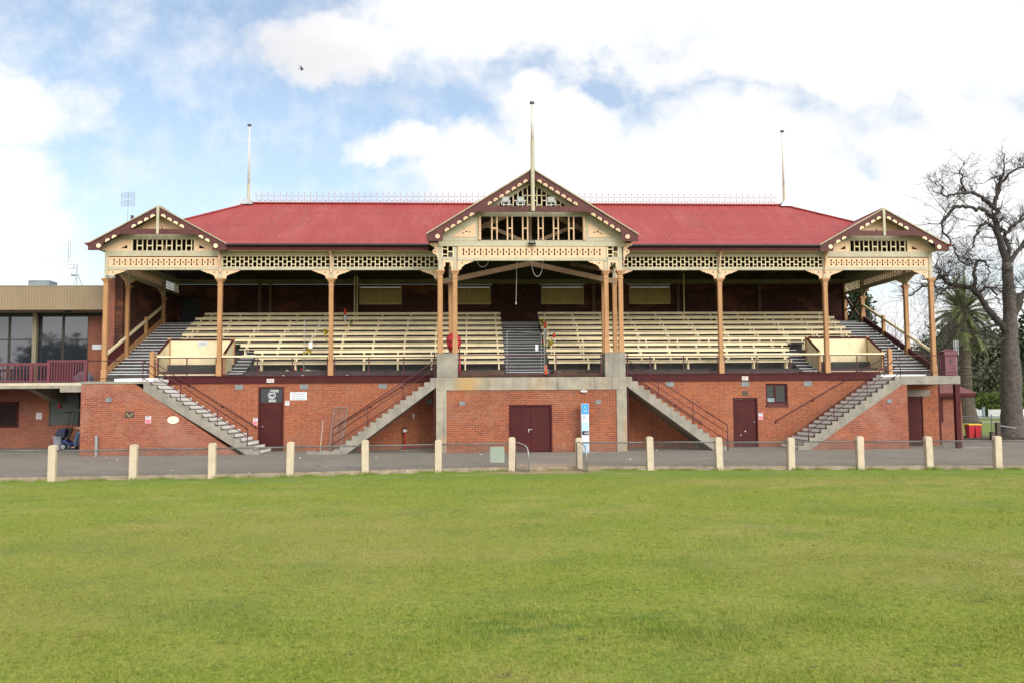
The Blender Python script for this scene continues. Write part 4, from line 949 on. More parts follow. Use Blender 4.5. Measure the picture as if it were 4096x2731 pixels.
def cctv(x, z, sg, lab, mt_):
    c = thing('security_camera', lab, 'camera', (x,-.25,z), 'security cameras on the corner posts')
    b_ = MB().bar((x-sg*.1,-.25,z),(x+sg*.26,-.3,z-.03),.09,.09).build('body', mt_, c, bevel=.01)
    MB().bar((x-sg*.12,-.25,z-.06),(x-sg*.12,-.1,z-.12),.05).bar((x-sg*.1,-.25,z-.06),(x-sg*.02,-.25,z-.06),.04).build('mount', mt_, c)
    MB().lathe([(.035,0),(.035,-.02)],(x-sg*.1,-.3,z),8,'Y').build('lens', BLACK, b_)
cctv(-18.66,7.80,1,'grey security camera on the corner post next to the clubhouse',GREYM)
cctv(18.5,7.57,-1,'white security camera on the corner post above the maroon bin',SIGNW)

# ------------------------------------------------------------------ signs
def sign(name, lab, cat, x0, x1, z0, z1, y, mt_, group=None, th=.012):
    s_ = thing(name, lab, cat, ((x0+x1)/2,y,z0), group)
    MB().box(x0,x1,y-th,y,z0,z1).build('panel', mt_, s_, bevel=.003); return s_
s_ = sign('warning_sign','white sign reading NO STANDING ON STAIRWAYS OR LANDINGS','sign',-10.70,-9.95,2.27,2.63,-.002,SIGNW)
tx = MB()
for i, (l, wd) in enumerate((('NO STANDING',.55),('ON STAIRWAYS',.55),('OR LANDINGS',.55))): tx.text(l,-10.325,2.515-i*.105,.085,-.016,.0015,'CENTER',wd)
tx.build('lettering', SIGNG, s_)
s_ = sign('paper_notice','small white paper notice beside the tall maroon door','notice',-10.92,-10.72,2.04,2.20,-.002,SIGNW); MB().box(-10.92,-10.72,-.014,-.002,2.215,2.245).build('strip', SIGNW, s_)
MB().box(-10.89,-10.75,-.016,-.0145,2.155,2.165).box(-10.89,-10.76,-.016,-.0145,2.125,2.132).box(-10.89,-10.75,-.016,-.0145,2.095,2.102).build('lettering', SIGNG, s_)
def pinksign(x0,x1,z0,z1,y,lab):
    s_ = sign('safety_sign',lab,'sign',x0,x1,z0,z1,y,SIGNW,'pink and white safety signs')
    h = z1-z0; MB().box(x0+.015,x1-.015,y-.016,y-.0125,z0+.015,z0+h*.55).build('pink_field', PINK, s_)
    l = MB().box(x0+.03,x1-.03,y-.016,y-.0125,z0+h*.87,z0+h*.95)
    for i in range(3): l.box(x0+.03,x1-.05-.02*(i % 2),y-.016,y-.0125,z0+h*(.62+.08*i),z0+h*(.645+.08*i))
    l.build('lettering', SIGNG, s_)
pinksign(-16.14,-15.91,1.34,1.65,S+.01,'pink and white sign on the brick wing between plaque and oval')
pinksign(-12.32,-12.12,1.16,1.49,-.004,'pink and white sign at the foot of the rail by the glazed door')
pinksign(10.57,10.77,1.24,1.55,-.004,'pink and white sign below the small window, beside the plain door')
def housesign(x0,x1,z0,z1,lab,num):
    s_ = sign('door_number_sign',lab,'sign',x0,x1,z0,z1,-.088,paint('aged_sign_'+num,(.58,.56,.50),.12,8),'old number signs on the floor band')
    MB().box(x0+.03,x1-.03,-.104,-.1005,z1-.07,z1-.035).build('red_lettering', PINK, s_)
    MB().text(num,(x0+x1)/2,z0+.025,.10,-.102,.0015,'CENTER',(x1-x0)*.5).build('lettering', SIGNG, s_)
housesign(-11.72,-11.40,3.06,3.23,'small old sign on the maroon band above the glazed door','11')
housesign(9.82,10.11,3.05,3.23,'small old sign on the maroon band above the plain door','01')
s_ = sign('dark_plate','dark metal plate on the brickwork right above the plain maroon door','plate',9.84,10.11,2.36,2.56,-.002,BRONZE)
s_ = sign('bronze_plaque','dark bronze plaque with two round reliefs on the brick wing','plaque',-16.98,-16.61,1.58,1.84,S+.01,BRONZE)
MB().lathe([(.05,0),(.04,-.02)],(-16.90,S-.002,1.73),10,'Y').lathe([(.05,0),(.04,-.02)],(-16.68,S-.002,1.73),10,'Y').box(-16.86,-16.72,S-.008,S,1.62,1.7).build('relief', paint('brass_relief',(.22,.17,.09),.2,8), s_)
o_ = MB(); o_.v = []; el = [(-15.0+.235*math.cos(2*math.pi*i/32), 1.47+.155*math.sin(2*math.pi*i/32)) for i in range(32)]
o_.prism(el,'Y',S-.012,S+.014); tag(o_.build('oval_plaque', OVAL, None, (-15.0,S,1.32)), 'blank cream oval plaque on the brick wing below the stairs', 'plaque')
s_ = sign('exit_sign','green EXIT sign with arrow lying behind the louvred window','sign',11.05,11.36,2.06,2.21,.084,SIGNW)
MB().box(11.065,11.345,.068,.0715,2.075,2.195).build('green_field', GREEN, s_)
MB().text('EXIT',11.225,2.105,.085,.066,.0015,'CENTER',.16).prism([(11.085,2.135),(11.125,2.165),(11.125,2.105)],'Y',.064,.067).build('lettering', SIGNW, s_)
s_ = sign('paper_notice','white paper notice pinned inside the cream box by the newel','notice',-15.30,-14.88,4.80,5.02,1.572,SIGNW)
MB().box(-15.25,-14.95,1.556,1.5595,4.94,4.955).box(-15.25,-14.93,1.556,1.5595,4.90,4.912).box(-15.25,-14.97,1.556,1.5595,4.86,4.872).build('lettering', SIGNG, s_)

# ------------------------------------------------------------------ things at the foot of the bay
w_ = thing('water_station','slim blue and white drinking water station lettered TAP','water station',(2.2,-2.85,0))
MB().box(2.04,2.36,-3.0,-2.72,0,2.04).build('column', SIGNW, w_, bevel=.01)
MB().box(2.055,2.345,-3.008,-3.001,1.60,2.025).build('blue_panel', BLUE, w_)
MB().text('TAP',2.2,1.68,.13,-3.010,.002,'CENTER',.17).build('tap_lettering', SIGNW, w_)
MB().text('WATER',2.2,1.80,.07,-3.010,.002,'CENTER',.17).box(2.165,2.235,-3.011,-3.009,1.885,1.93).build('lime_lettering', LGREEN, w_)
MB().plate([(2.15+.055*math.cos(2*math.pi*i/16),1.47+.035*math.sin(2*math.pi*i/16)) for i in range(16)],[[(2.15+.035*math.cos(2*math.pi*i/12),1.475+.02*math.sin(2*math.pi*i/12)) for i in range(12)]],-3.004,.006).build('round_badge', NAVY, w_)
MB().box(2.055,2.345,-3.006,-3.001,.92,1.26).build('sky_panel', LBLUE, w_); MB().box(2.055,2.345,-3.005,-3.001,1.26,1.33).build('pale_panel', plain('pale_blue',(.6,.72,.82)), w_)
MB().box(2.06,2.345,-3.0055,-3.001,.74,.90).build('recess', BLACK, w_)
MB().box(2.15,2.34,-3.12,-3.0,.78,.84).tube([(2.25,-3.0,.88),(2.25,-3.08,.90),(2.25,-3.1,.86)],.012).build('basin', GREYM, w_)
MB().box(2.12,2.28,-3.005,-3.001,.18,.40).box(2.06,2.34,-3.004,-3.001,.02,.12).build('lower_picture', LBLUE, w_)
MB().box(1.9,2.75,-3.3,-2.55,0,.02).build('footing', CONC, w_)
hy = thing('fire_hydrant','red pipe hydrant with valve wheel under the inner stair','hydrant',(-5.55,-.2,0))
MB().tube([(-5.57,-.2,0),(-5.57,-.2,.86)],.035,8).tube([(-5.57,-.2,.16),(-4.3,-.2,.16)],.03,8).tube([(-5.62,-.2,.0),(-5.52,-.2,.35)],.05,8).build('pipe', RED, hy, smooth=True)
MB().lathe([(.05,.80),(.07,.84),(.07,.92),(.04,.96)],(-5.57,-.2,0),10).box(-5.63,-5.45,-.26,-.14,.84,.9).build('valve', SIGNW, hy)
MB().tube([(-5.55+.075*math.cos(a*.5236),-.25,1.02+.075*math.sin(a*.5236)) for a in range(13)],.014,5).bar((-5.62,-.25,1.02),(-5.48,-.25,1.02),.015).bar((-5.55,-.25,.95),(-5.55,-.25,1.09),.015).build('wheel', DARKM, hy)
MB().box(-5.8,-4.2,-.55,-.02,0,.03).build('plinth', CONC, hy)
tag(MB().box(-5.22,-5.15,-.06,-.003,1.45,1.63).tube([(-5.18,-.03,1.45),(-5.18,-.03,1.33)],.01).build('switch_box', SIGNW, None, (-5.18,-.03,1.33)), 'small white switch box on brickwork beneath the inner stair', 'switch')
fp = thing('leaning_mesh_gate','narrow galvanised mesh panel leaning on the brick wall by the stair','gate',(-8.6,-1.0,0))
pan_ = MB()
for p0, p1 in (((-8.78,-1.1,.0),(-8.72,-.12,1.93)),((-8.25,-1.1,.0),(-8.12,-.12,1.93)),((-8.72,-.12,1.93),(-8.12,-.12,1.93)),((-8.78,-1.1,.02),(-8.25,-1.1,.02))): pan_.tube([p0,p1],.018,6)
for i in range(9):
    a = i/9; pan_.tube([(-8.78+.06*a,-1.1+.98*a,1.93*a),(-8.25+.13*a,-1.1+.98*a,1.93*a)],.004,3)
for i in range(1,10):
    a = i/10; pan_.tube([(-8.78+.53*a,-1.1,0),(-8.72+.60*a,-.12,1.93)],.004,3)
pan_.build('mesh_sheet', WIRE, fp)
po = thing('marker_pole','thin pole with yellow and blue bands standing in a concrete foot','pole',(-8.85,-2.75,.1))
MB().tube([(-8.86,-2.75,.1),(-8.85,-2.2,1.4)],.015,6).build('pole', GREYM, po); MB().tube([(-8.86,-2.72,.14),(-8.858,-2.65,.34)],.018,6).build('blue_band', BLUE, po); MB().tube([(-8.857,-2.62,.40),(-8.855,-2.5,.68)],.018,6).build('yellow_band', YELLOW, po)
tag(MB().prism([(-9.4,0),(-7.95,0),(-7.95,.16),(-8.35,.16),(-8.4,.11),(-8.5,.11),(-8.52,.17),(-8.8,.17),(-8.82,.11),(-9.0,.11),(-9.05,.16),(-9.4,.16)],'Y',-2.98,-2.72).build('fence_foot', CONC, None, (-8.7,-2.85,0), bevel=.015), 'grey concrete fence foot lying at the bottom of the inner stair', 'fence foot')
tag(MB().box(-18.1,-18.0,-2.62,-2.52,0,.85).build('steel_stake', GREYM, None, (-18.05,-2.57,0)), 'short grey steel stake in front of the brick wing', 'stake')

# cone, red cover, barrier panels, tape
def cone(x, y, z, h, lab):
    c = thing('traffic_cone', lab, 'cone', (x,y,z)); MB().lathe([(h*.17,z+.03),(h*.05,z+h),(h*.03,z+h)],(x,y,0),14).build('body', ORANGE, c, smooth=True); MB().box(x-h*.22,x+h*.22,y-h*.22,y+h*.22,z,z+.03).build('base', ORANGE, c)
cone(.63,-2.18,3.3,.42,'orange traffic cone on the bay floor behind the rail')
rc = thing('red_cover','red fabric cover bundled over the rail between the bay posts','cover',(-3.35,-.75,4.3))
pr = MB()
pf = [(.16,4.42),(.24,4.5),(.30,4.75),(.29,4.98),(.2,5.12),(.06,5.16)]
vs = []; N = 20
for r_, z in pf:
    for i in range(N):
        a = 2*math.pi*i/N; rr = 1+.12*math.sin(a*5+z*7); vs.append((-3.36+r_*1.05*rr*math.cos(a), -.75+r_*.7*rr*math.sin(a), z+.02*math.sin(a*3)))
fs = [(i*N+k, i*N+(k+1) % N, (i+1)*N+(k+1) % N, (i+1)*N+k) for i in range(len(pf)-1) for k in range(N)]+[tuple(range(N-1,-1,-1)), tuple(range((len(pf)-1)*N,len(pf)*N))]
pr.add(vs, fs); pr.build('fabric', RED, rc, smooth=True)
MB().box(-3.7,-3.05,-1.08,-1.02,4.52,4.56).box(-3.7,-3.05,-1.08,-1.02,4.80,4.84).build('strap', MAROON, rc); MB().box(-3.13,-3.07,-1.0,-.94,3.35,4.45).build('stand_leg', MAROON, rc)
tag(MB().lathe([(.07,3.32),(.06,3.7),(.035,4.10),(.0,4.14)],(-3.08,-1.75,0),10).build('red_pole', RED, None, (-3.08,-1.75,3.32), smooth=True), 'red furled post standing against the concrete bay pier', 'post')
rp = thing('hanging_rope','white rope hanging straight down inside the central bay','rope',(-.55,-.9,6.5)); MB().tube([(-.52,-.9,8.5),(-.54,-.9,7.6),(-.57,-.9,6.55)],.013,5).lathe([(.0,6.42),(.035,6.46),(.035,6.54),(.0,6.58)],(-.57,-.9,0),8).build('rope', paint('old_rope',(.34,.31,.26)), rp)
def loop(x0, x1, zt, zb, lab):
    tag(MB().tube([(x0+(x1-x0)*(.5-.5*math.cos(math.pi*i/12)), -1.4, zt-(zt-zb)*math.sin(math.pi*i/12)**.8) for i in range(13)],.011,5).build('hanging_cable', SIGNW, None, (x0,-1.4,zb)), lab, 'cable', 'loops of cable under the gable beam')
loop(.1,.62,8.5,7.62,'deep loop of white cable hanging in the bay opening'); loop(-2.3,-1.8,8.45,8.05,'small shallow loop of cable near the bay bracket')
def panel(name, lab, x0, x1, y0, y1, z0, z1t0, z1t1, cat='barrier'):
    g = thing(name, lab, cat, ((x0+x1)/2,(y0+y1)/2,z0))
    f = MB(); 
    for p0, p1 in (((x0,y0,z0),(x0,y0,z1t0)),((x1,y1,z0),(x1,y1,z1t1)),((x0,y0,z1t0),(x1,y1,z1t1)),((x0,y0,z0+.03),(x1,y1,z0+.03))): f.tube([p0,p1],.017,6)
    f.build('frame', GREYM, g)
    MB().chain((x0,y0),(x1,y1),z0+.03,min(z1t0,z1t1),.075,.0022).build('mesh', WIRE, g); return g
g = panel('mesh_barrier','galvanised mesh barrier across the bottom of the centre steps',-.93,.65,.45,.45,3.36,5.37,5.27)
n_ = sign('paper_notice','white paper notice tied to the barrier across the centre steps','notice',.37,.51,4.44,4.75,.42,SIGNW)
g = panel('mesh_barrier','galvanised mesh barrier standing edge-on beside the centre steps',.78,1.0,.4,1.9,3.36,5.4,5.5)
MB().tube([(.78,.4,4.7),(.785,.43,4.95)],.027,6).build('yellow_band', YELLOW, g)
g = panel('mesh_barrier','galvanised mesh barrier in front of the benches by the post',-10.24,-9.2,.7,1.3,3.6,5.94,6.08)
n_ = sign('paper_notice','white paper notice hung with tape on the barrier among benches','notice',-10.03,-9.85,4.62,4.90,.68,SIGNW)
TAPE = newmat('caution_tape')[0]; t = NT(TAPE.node_tree); b = t.n['Principled BSDF']; x, y, z = t.sep(t.pos())
t.put(b.inputs['Base Color'], t.mix(t.math('GREATER_THAN', t.math('FRACT', t.math('MULTIPLY', t.math('ADD', t.math('ADD', x, y), z), 9.)), .5), (.55,.40,.02,1), (.02,.02,.02,1)))
def tape(c, r, lab, seed, n=26, tail=0.):
    rg = random.Random(seed); m_ = MB(); p = [(c[0]+rg.uniform(-r,r), c[1]+rg.uniform(-.08,.08), c[2]+rg.uniform(-r,r)*1.1) for _ in range(n)]
    if tail: p += [(c[0]+.03,c[1],c[2]-r-tail*.5),(c[0]+.1,c[1],c[2]-r-tail)]
    for a, b_ in zip(p[:-1], p[1:]):
        w2 = .03; m_.quad((a[0],a[1],a[2]-w2),(b_[0],b_[1]+.01,b_[2]-w2),(b_[0]+.02,b_[1],b_[2]+w2),(a[0]+.02,a[1]-.01,a[2]+w2))
    tag(m_.build('caution_tape', TAPE, None, c), lab, 'tape', 'tangles of caution tape')
tape((-9.28,.75,5.4),.13,'tangle of yellow black tape hanging beside the orange post',1,20,.35)
tape((-10.03,.66,4.55),.13,'yellow black tape bunched under the paper notice on the barrier',2,16)
tape((-10.22,.66,4.40),.07,'small knot of yellow tape at the foot of the barrier frame',3,10)
tape((1.22,1.9,4.95),.17,'tangle of yellow black tape between the barrier and the delineators',4,26)
tape((1.0,4.2,6.1),.16,'strand of yellow black tape up on the bench ends by the steps',5,14,.3)
tape((-8.75,5.2,6.2),.12,'strand of yellow black tape near the delineator by the back wall',6,12,.2)
def delin(x, y, z, lab, tilt=0.):
    d = thing('delineator_post', lab, 'delineator', (x,y,z), 'red and white delineator posts'); A = lambda h: (x+tilt*h, y, z+h)
    MB().tube([A(.0),A(.09)],.13,10).tube([A(.1),A(.36)],.065,10).tube([A(.70),A(1.0)],[.065,.06],10).build('red_body', plain('delineator_orange',(.75,.06,.03)), d, smooth=True)
    MB().tube([A(.36),A(.70)],.066,10).build('white_band', SIGNW, d, smooth=True); MB().tube([A(1.0),A(1.06)],[.05,.02],8).build('top_grip', RED, d)
delin(1.53,3.4,4.45,'red and white delineator standing among benches near the centre steps'); delin(1.1,4.2,5.1,'red and white delineator leaning on the bench ends at the steps',.06)
delin(-9.2,6.2,6.0,'red and white delineator standing high up by the orange post')

# ------------------------------------------------------------------ boundary fence and gates
def fence(ids, lab, mesh_lab=None):
    f = thing('boundary_fence', lab, 'fence', (FP[ids[0]][0],FP[ids[0]][1],-.12))
    rail = MB(); ms = MB()
    rg = random.Random(ids[0])
    for a in ids:
        x, y = FP[a]; tl = rg.uniform(-.02,.02); h = .955+rg.uniform(-.03,.03)
        o = [(-.11,-.2),(.11,-.2)]
        for i in range(9): an = math.pi*i/8; o.append((.11*math.cos(an)*1.0, h-.07+.07*math.sin(an)**.6))
        o = [(x+p_+tl*q_, q_) for p_, q_ in o]
        MB().prism(o,'Y',y-.10,y+.10).build('fence_post', POSTC, f, bevel=.018)
    for a, b_ in zip(ids[:-1], ids[1:]):
        p0, p1 = FP[a], FP[b_]; sag = rg.uniform(-.02,.012)
        rail.tube([(p0[0],p0[1],.785),((p0[0]+p1[0])/2,(p0[1]+p1[1])/2,.785+sag),(p1[0],p1[1],.785)],.024,7)
        ms.chain(p0,p1,.02,.77,.07,.003)
    rail.build('top_rail', paint('rail_grey_%d'%ids[0],(.13,.125,.12),.2,3,.5), f, smooth=True); ms.build('mesh', WIRE, f)
    return f
fence(list(range(0,9)),'pipe and mesh oval fence with cream concrete posts, clubhouse side of the gate')
fence(list(range(9,18)),'pipe and mesh oval fence with cream concrete posts, tree side of the gate')
def gate(p0, p1, lab):
    g = thing('small_gate', lab, 'gate', (*p0,-.1), 'small pipe gates of the oval fence'); p0 = Vector((*p0,0)); p1 = Vector((*p1,0)); d = p1-p0
    at = lambda k, z: tuple(p0+d*k+Vector((0,0,z)))
    MB().tube([at(0,-.05),at(0,.80),at(.15,.82),at(.7,.74),at(.88,.66),at(.96,.5),at(1,-.1),at(0,-.06)],.02,7).build('frame', GREYM, g, smooth=True)
    MB().chain((*at(0,0)[:2],),(*at(.95,0)[:2],),-.05,.70,.07,.0021).build('mesh', WIRE, g)
gate((-1.10,-10.65),(-.70,-11.25),'bent pipe gate swung open beside the post nearest the grey sheet')
gate((.90,-10.75),(1.14,-11.5),'bent pipe gate folded back against the post before the water station')
tag(MB().box(-1.95,-1.47,-10.70,-10.685,.16,.68).build('wired_sheet', SHEETM, None, (-1.7,-10.7,.2), bevel=.004), 'grey green sheet wired to the oval fence near the gate', 'sheet')

# ------------------------------------------------------------------ litter
def scrap(x, y, z, s_, mt_, lab, seed, group):
    rg = random.Random(seed); m_ = MB(); n = 7; top = [(x+s_*rg.uniform(.3,1)*math.cos(i*.9), y+s_*rg.uniform(.3,1)*math.sin(i*.9), z+.012+rg.uniform(0,s_*.5)) for i in range(n)]
    bot = [(p[0]*.0+x+(p[0]-x)*1.05, y+(p[1]-y)*1.05, z+.002) for p in top]
    m_.add(bot+top+[(x,y,z+s_*.5)], [(i,(i+1)%n,n+(i+1)%n,n+i) for i in range(n)]+[(n+i,n+(i+1)%n,2*n) for i in range(n)])
    tag(m_.build('paper_scrap', mt_, None, (x,y,z)), lab, 'litter', group)
LIT = [(-10.96,-3.23,'at the foot of the outer stair near the glazed door'),(-9.24,-4.96,'on the asphalt out from the leaning mesh panel'),(-6.31,-4.81,'on the asphalt before the hydrant'),(-4.53,-11.8,'by the kerb one post before the bay corner'),(-9.4,-11.95,'against the kerb below the glazed door'),(3.26,-7.49,'on open asphalt before the tree side inner stair'),(5.37,-2.20,'under the tree side inner stair'),(8.09,-4.88,'out from the plain maroon door'),(11.50,-5.70,'on asphalt before the foot of the far outer stair'),(-.22,-3.25,'on the ground at the double door'),(-2.17,-3.92,'on asphalt beside the bay wall'),(4.05,-2.75,'at the foot of the tree side bay pillar'),(-17.38,-3.2,'by the steel stake at the brick wing'),(-16.16,-5.16,'on asphalt before the bronze plaque'),(-12.20,-10.6,'near the kerb below the white painted stair'),(19.2,-.2,'beside the thin maroon post under the landing')]
for i, (x, y, lb) in enumerate(LIT): scrap(x,y,.0,.035+.03*((i*7) % 4)/4,SIGNW,'white paper scrap '+lb,i,'scraps of litter on the asphalt')
for i, (x, y, z, m_, lb) in enumerate([(-10.97,.62,3.6,CREAM,'cream crumpled cup under the front bench'),(-10.61,.62,3.6,RED,'red wrapper lying under the front bench'),(-10.1,.64,3.6,SIGNW,'white ball of paper beside the barrier foot'),(-9.99,.66,3.6,CREAM,'cream paper bag beside the barrier foot'),(-10.22,.3,3.36,SIGNW,'white wrapper on the floor edge below the barrier'),(-8.2,.2,3.36,SIGNW,'white carton on the floor edge past the orange post'),(-11.08,.2,3.36,SIGNW,'tiny white scrap on the floor edge near the number sign'),(-12.2,.62,3.6,TAN,'brown paper ball under the front bench end')]): scrap(x,y,z,.085,m_,lb,50+i,'litter left in the stand')
tag(MB().lathe([(.03,3.6),(.034,3.61),(.034,3.72),(.028,3.735)],(-10.32,.6,0),10).build('drink_can', RED, None, (-10.32,.6,3.6)),'red drink can standing under the front bench','can')
# ------------------------------------------------------------------ landing bin
lb = thing('litter_bin','maroon steel litter bin with crescent emblem and peaked lid on the landing','bin',(18.7,-1.3,3.14))
BINM = paint('bin_maroon',(.13,.035,.05),.12,3,.4)
bd = MB().box(18.53,19.07,-1.62,-1.1,3.18,4.02).build('body', BINM, lb, bevel=.015)
MB().box(18.51,19.09,-1.64,-1.08,4.20,4.25).box(18.51,18.56,-1.64,-1.08,4.02,4.20).box(19.04,19.09,-1.64,-1.08,4.02,4.20).box(18.56,19.04,-1.64,-1.59,4.02,4.20).box(18.56,19.04,-1.13,-1.08,4.02,4.20).add([(18.49,-1.66,4.25),(19.11,-1.66,4.25),(19.11,-1.06,4.25),(18.49,-1.06,4.25),(18.8,-1.36,4.37)],[(0,1,4),(1,2,4),(2,3,4),(3,0,4),(3,2,1,0)]).build('hood', BINM, lb)
MB().box(18.506,18.509,-1.56,-1.15,4.06,4.18).build('slot', BLACK, lb)
em = MB()
def cres(cx, cz, r): 
    o = [(cx+r*math.cos(R(a)), cz+r*math.sin(R(a))) for a in range(40,321,20)]; return o+[(cx+.18*r+r*.72*math.cos(R(a)), cz+r*.72*math.sin(R(a))) for a in range(310,49,-20)]
em.plate(cres(18.82,3.82,.10),[],-1.623,.006); em.plate(cres(18.84,3.82,.055),[],-1.623,.006)
em.build('crescent_emblem', BLACK, bd); em = MB()
for r_ in range(4):
    for c_i in range(6): em.lathe([(.016,-.003),(.016,.003)],(18.58+c_i*.08+(r_ % 2)*.04,-1.622,3.30+r_*.10),6,'Y')
em.build('perforation', BLACK, bd)
for fx in (18.56,18.96):
    for fy in (-1.6,-1.2): MB().box(fx,fx+.08,fy,fy+.08,3.14,3.18).build('foot', BLACK, lb)

# ------------------------------------------------------------------ clubhouse
CH = thing('clubhouse','flat roofed brick clubhouse with tan ribbed fascia, big windows and a balcony','clubhouse',(-23,4.6,0))
X0, XR = -40., -19.62
MB().wall(X0,XR,4.6,4.9,0,3.0,[(-26.5,-24.93,1.10,2.27)]).wall(-21.66,XR,4.6,4.9,3.0,6.75).box(XR-.25,XR,4.9,14,0,7.3).build('brick_wall', BRICKD, CH)
MB().box(X0,XR,4.5,14,3.0,3.15).box(X0,XR,12,12.2,3.15,7.2).build('upper_floor', paint('interior',(.05,.045,.04)), CH)
MB().prism([(3.0,6.66),(2.92,7.76),(3.05,7.80),(3.1,6.66)],'X',X0,-19.7).build('fascia', TANRIB, CH)
MB().box(X0,-19.7,2.95,3.12,7.78,7.83).build('fascia_capping', paint('cap_grey',(.22,.20,.16)), CH)
MB().box(X0,-19.7,3.1,4.7,6.66,6.74).build('soffit', paint('soffit_paint',(.30,.25,.19),.1), CH)
MB().box(X0,-19.7,3.1,14,7.5,7.6).build('roof', GREYM, CH)
MB().lathe([(.05,6.60),(.17,6.63),(.17,6.66)],(-22.2,3.6,0),12).build('soffit_light', DARKM, CH)
xs = [-30.2,-28.9,-27.0,-25.55,-24.22,-22.93,-21.68]
for i in range(len(xs)-1):
    a, b_ = xs[i]+.05, xs[i+1]-.05
    W_ = MB().plate(rect(a-.04,b_+.04,3.2,6.55),[rect(a,b_,3.30,5.33),rect(a,b_,5.39,6.5)],4.7,.08).build('window', paint('bronze_frame_%d'%i,(.05,.045,.035)), CH)
    mt, t, b = newmat('tinted_glass_%d'%i); b.inputs['Base Color'].default_value = (.02,.024,.03,1); b.inputs['Roughness'].default_value = .03; b.inputs['IOR'].default_value = 1.75
    MB().box(a,b_,4.70,4.71,3.28,6.5).build('pane', mt, W_)
for x in (-24.2,-26.95): MB().box(x-.1,x+.1,4.4,4.62,3.1,6.66).build('mullion_post', paint('olive_mullion_%d'%int(-x),(.20,.17,.11)), CH)
MB().box(X0,-19.7,4.55,4.75,6.5,6.68).build('window_head', DARKM, CH)
sh = MB()
for i in range(14): z = 1.13+i*.083; sh.prism([(4.66,z),(4.62,z+.07),(4.64,z+.075),(4.7,z+.01)],'X',-26.45,-24.97)
sh.box(-26.5,-24.93,4.75,4.8,1.1,2.27); S_ = sh.build('roller_shutter', paint('shutter_brown',(.035,.020,.018)), CH)
MB().box(-26.5,-24.93,4.55,4.66,2.2,2.3).box(-25.0,-24.93,4.55,4.68,1.1,2.27).box(-26.5,-24.9,4.52,4.68,1.04,1.12).build('shutter_frame', MAROON, S_)
MB().box(-23.35,-22.05,4.52,4.6,1.15,2.6).build('notice_cabinet', paint('cabinet_grey',(.075,.085,.078),.1), CH)
MB().box(-23.42,-23.35,4.5,4.6,1.1,2.66).box(-22.05,-21.98,4.5,4.6,1.1,2.66).box(-23.42,-21.98,4.5,4.6,2.6,2.66).build('cabinet_frame', paint('cab_frame',(.05,.055,.05)), CH)
MB().box(-21.9,-19.7,4.54,4.58,.0,2.6).build('dark_door', paint('dark_timber',(.03,.02,.018)), CH)
MB().box(X0,-18.85,1.1,4.6,2.88,3.10).box(-21.3,-18.83,1.05,1.5,2.70,2.88).build('balcony_slab', concrete('balcony_concrete',(.33,.30,.24),.5), CH)
MB().box(X0,-18.83,1.08,1.11,3.0,3.13).build('slab_edge', paint('slab_cream',(.50,.44,.32),.2,3,streak=.4), CH)
MB().prism([(1.4,2.88),(4.6,2.88),(4.6,2.2),(3.4,2.35)],'X',-23.0,-22.7).build('balcony_bracket', CONC, CH); MB().prism([(1.4,2.88),(4.6,2.88),(4.6,2.2),(3.4,2.35)],'X',-27.4,-27.1).build('balcony_bracket', CONC, CH)
bl = MB(); yb = 1.16
bl.box(X0,-21.9,yb,yb+.07,3.92,4.04).box(X0,-21.9,yb,yb+.05,3.17,3.24)
x = -32.
while x < -21.95: bl.box(x-.02,x+.02,yb+.01,yb+.05,3.2,3.95); x += .155
for x in (-28,-25.4,-22.65): bl.box(x-.07,x+.07,yb-.05,yb+.07,2.95,4.0)
bl.box(-21.95,-20.15,yb-.02,yb+.08,4.06,4.17).box(-21.95,-21.82,yb-.03,yb+.08,3.1,4.1).box(-20.28,-20.15,yb-.03,yb+.08,3.1,4.1).box(-21.9,-20.2,yb,yb+.05,3.17,3.24)
x = -21.75
while x < -20.3: bl.box(x-.025,x+.025,yb+.0,yb+.04,3.2,4.08); x += .12
bl.box(-21.8,-20.95,yb+.35,yb+.4,3.2,4.08)
bl.build('balustrade', paint('balcony_maroon',(.13,.035,.045),.2,2.5,.5,streak=.15), CH)
s_ = sign('no_smoking_sign','white no smoking sign on the clubhouse wall under the balcony','sign',-24.08,-23.81,1.42,1.75,4.595,SIGNW)
ring = MB().plate(disc(-23.945,1.63,.09,18),[disc(-23.945,1.63,.07,18)],4.58,.004); ring.bar((-24.0,4.58,1.685),(-23.89,4.58,1.575),.014,.004); ring.build('red_ring', PINK, s_)
MB().box(-24.02,-23.87,4.578,4.582,1.46,1.475).box(-24.0,-23.89,4.578,4.582,1.49,1.5).box(-23.99,-23.91,4.577,4.581,1.625,1.642).build('lettering', SIGNG, s_)
sign('white_board','blank white sign with rounded corners on the clubhouse pillar','sign',-21.45,-21.0,4.85,5.1,4.595,SIGNW)
fl = thing('red_cone_on_cabinet' if False else 'safety_cone','small red safety cone hung on the grey clubhouse cabinet','cone',(-22.9,4.45,1.98))
MB().lathe([(.075,1.98),(.03,2.22),(.015,2.33),(.0,2.34)],(-22.9,4.45,0),10).build('body', RED, fl); MB().box(-22.99,-22.81,4.37,4.51,1.95,1.985).build('base', RED, fl)
tag(MB().box(-22.55,-22.18,3.2,3.6,0,.62).box(-22.6,-22.13,3.17,3.63,.54,.62).build('grey_cabinet', paint('cab_pale',(.25,.26,.28),.1,3), None, (-22.4,3.4,0), bevel=.02),'small pale grey metal cabinet standing behind the mobility scooter','cabinet')
tag(MB().box(-20.95,-20.25,1.6,2.1,3.13,3.45).lathe([(.33,3.45),(.25,3.62),(.0,3.7)],(-20.6,1.85,0),14).build('covered_box', paint('box_bluegrey',(.22,.24,.30),.2,4), None, (-20.6,1.85,3.13)),'pale blue covered box behind the balcony railing','box')
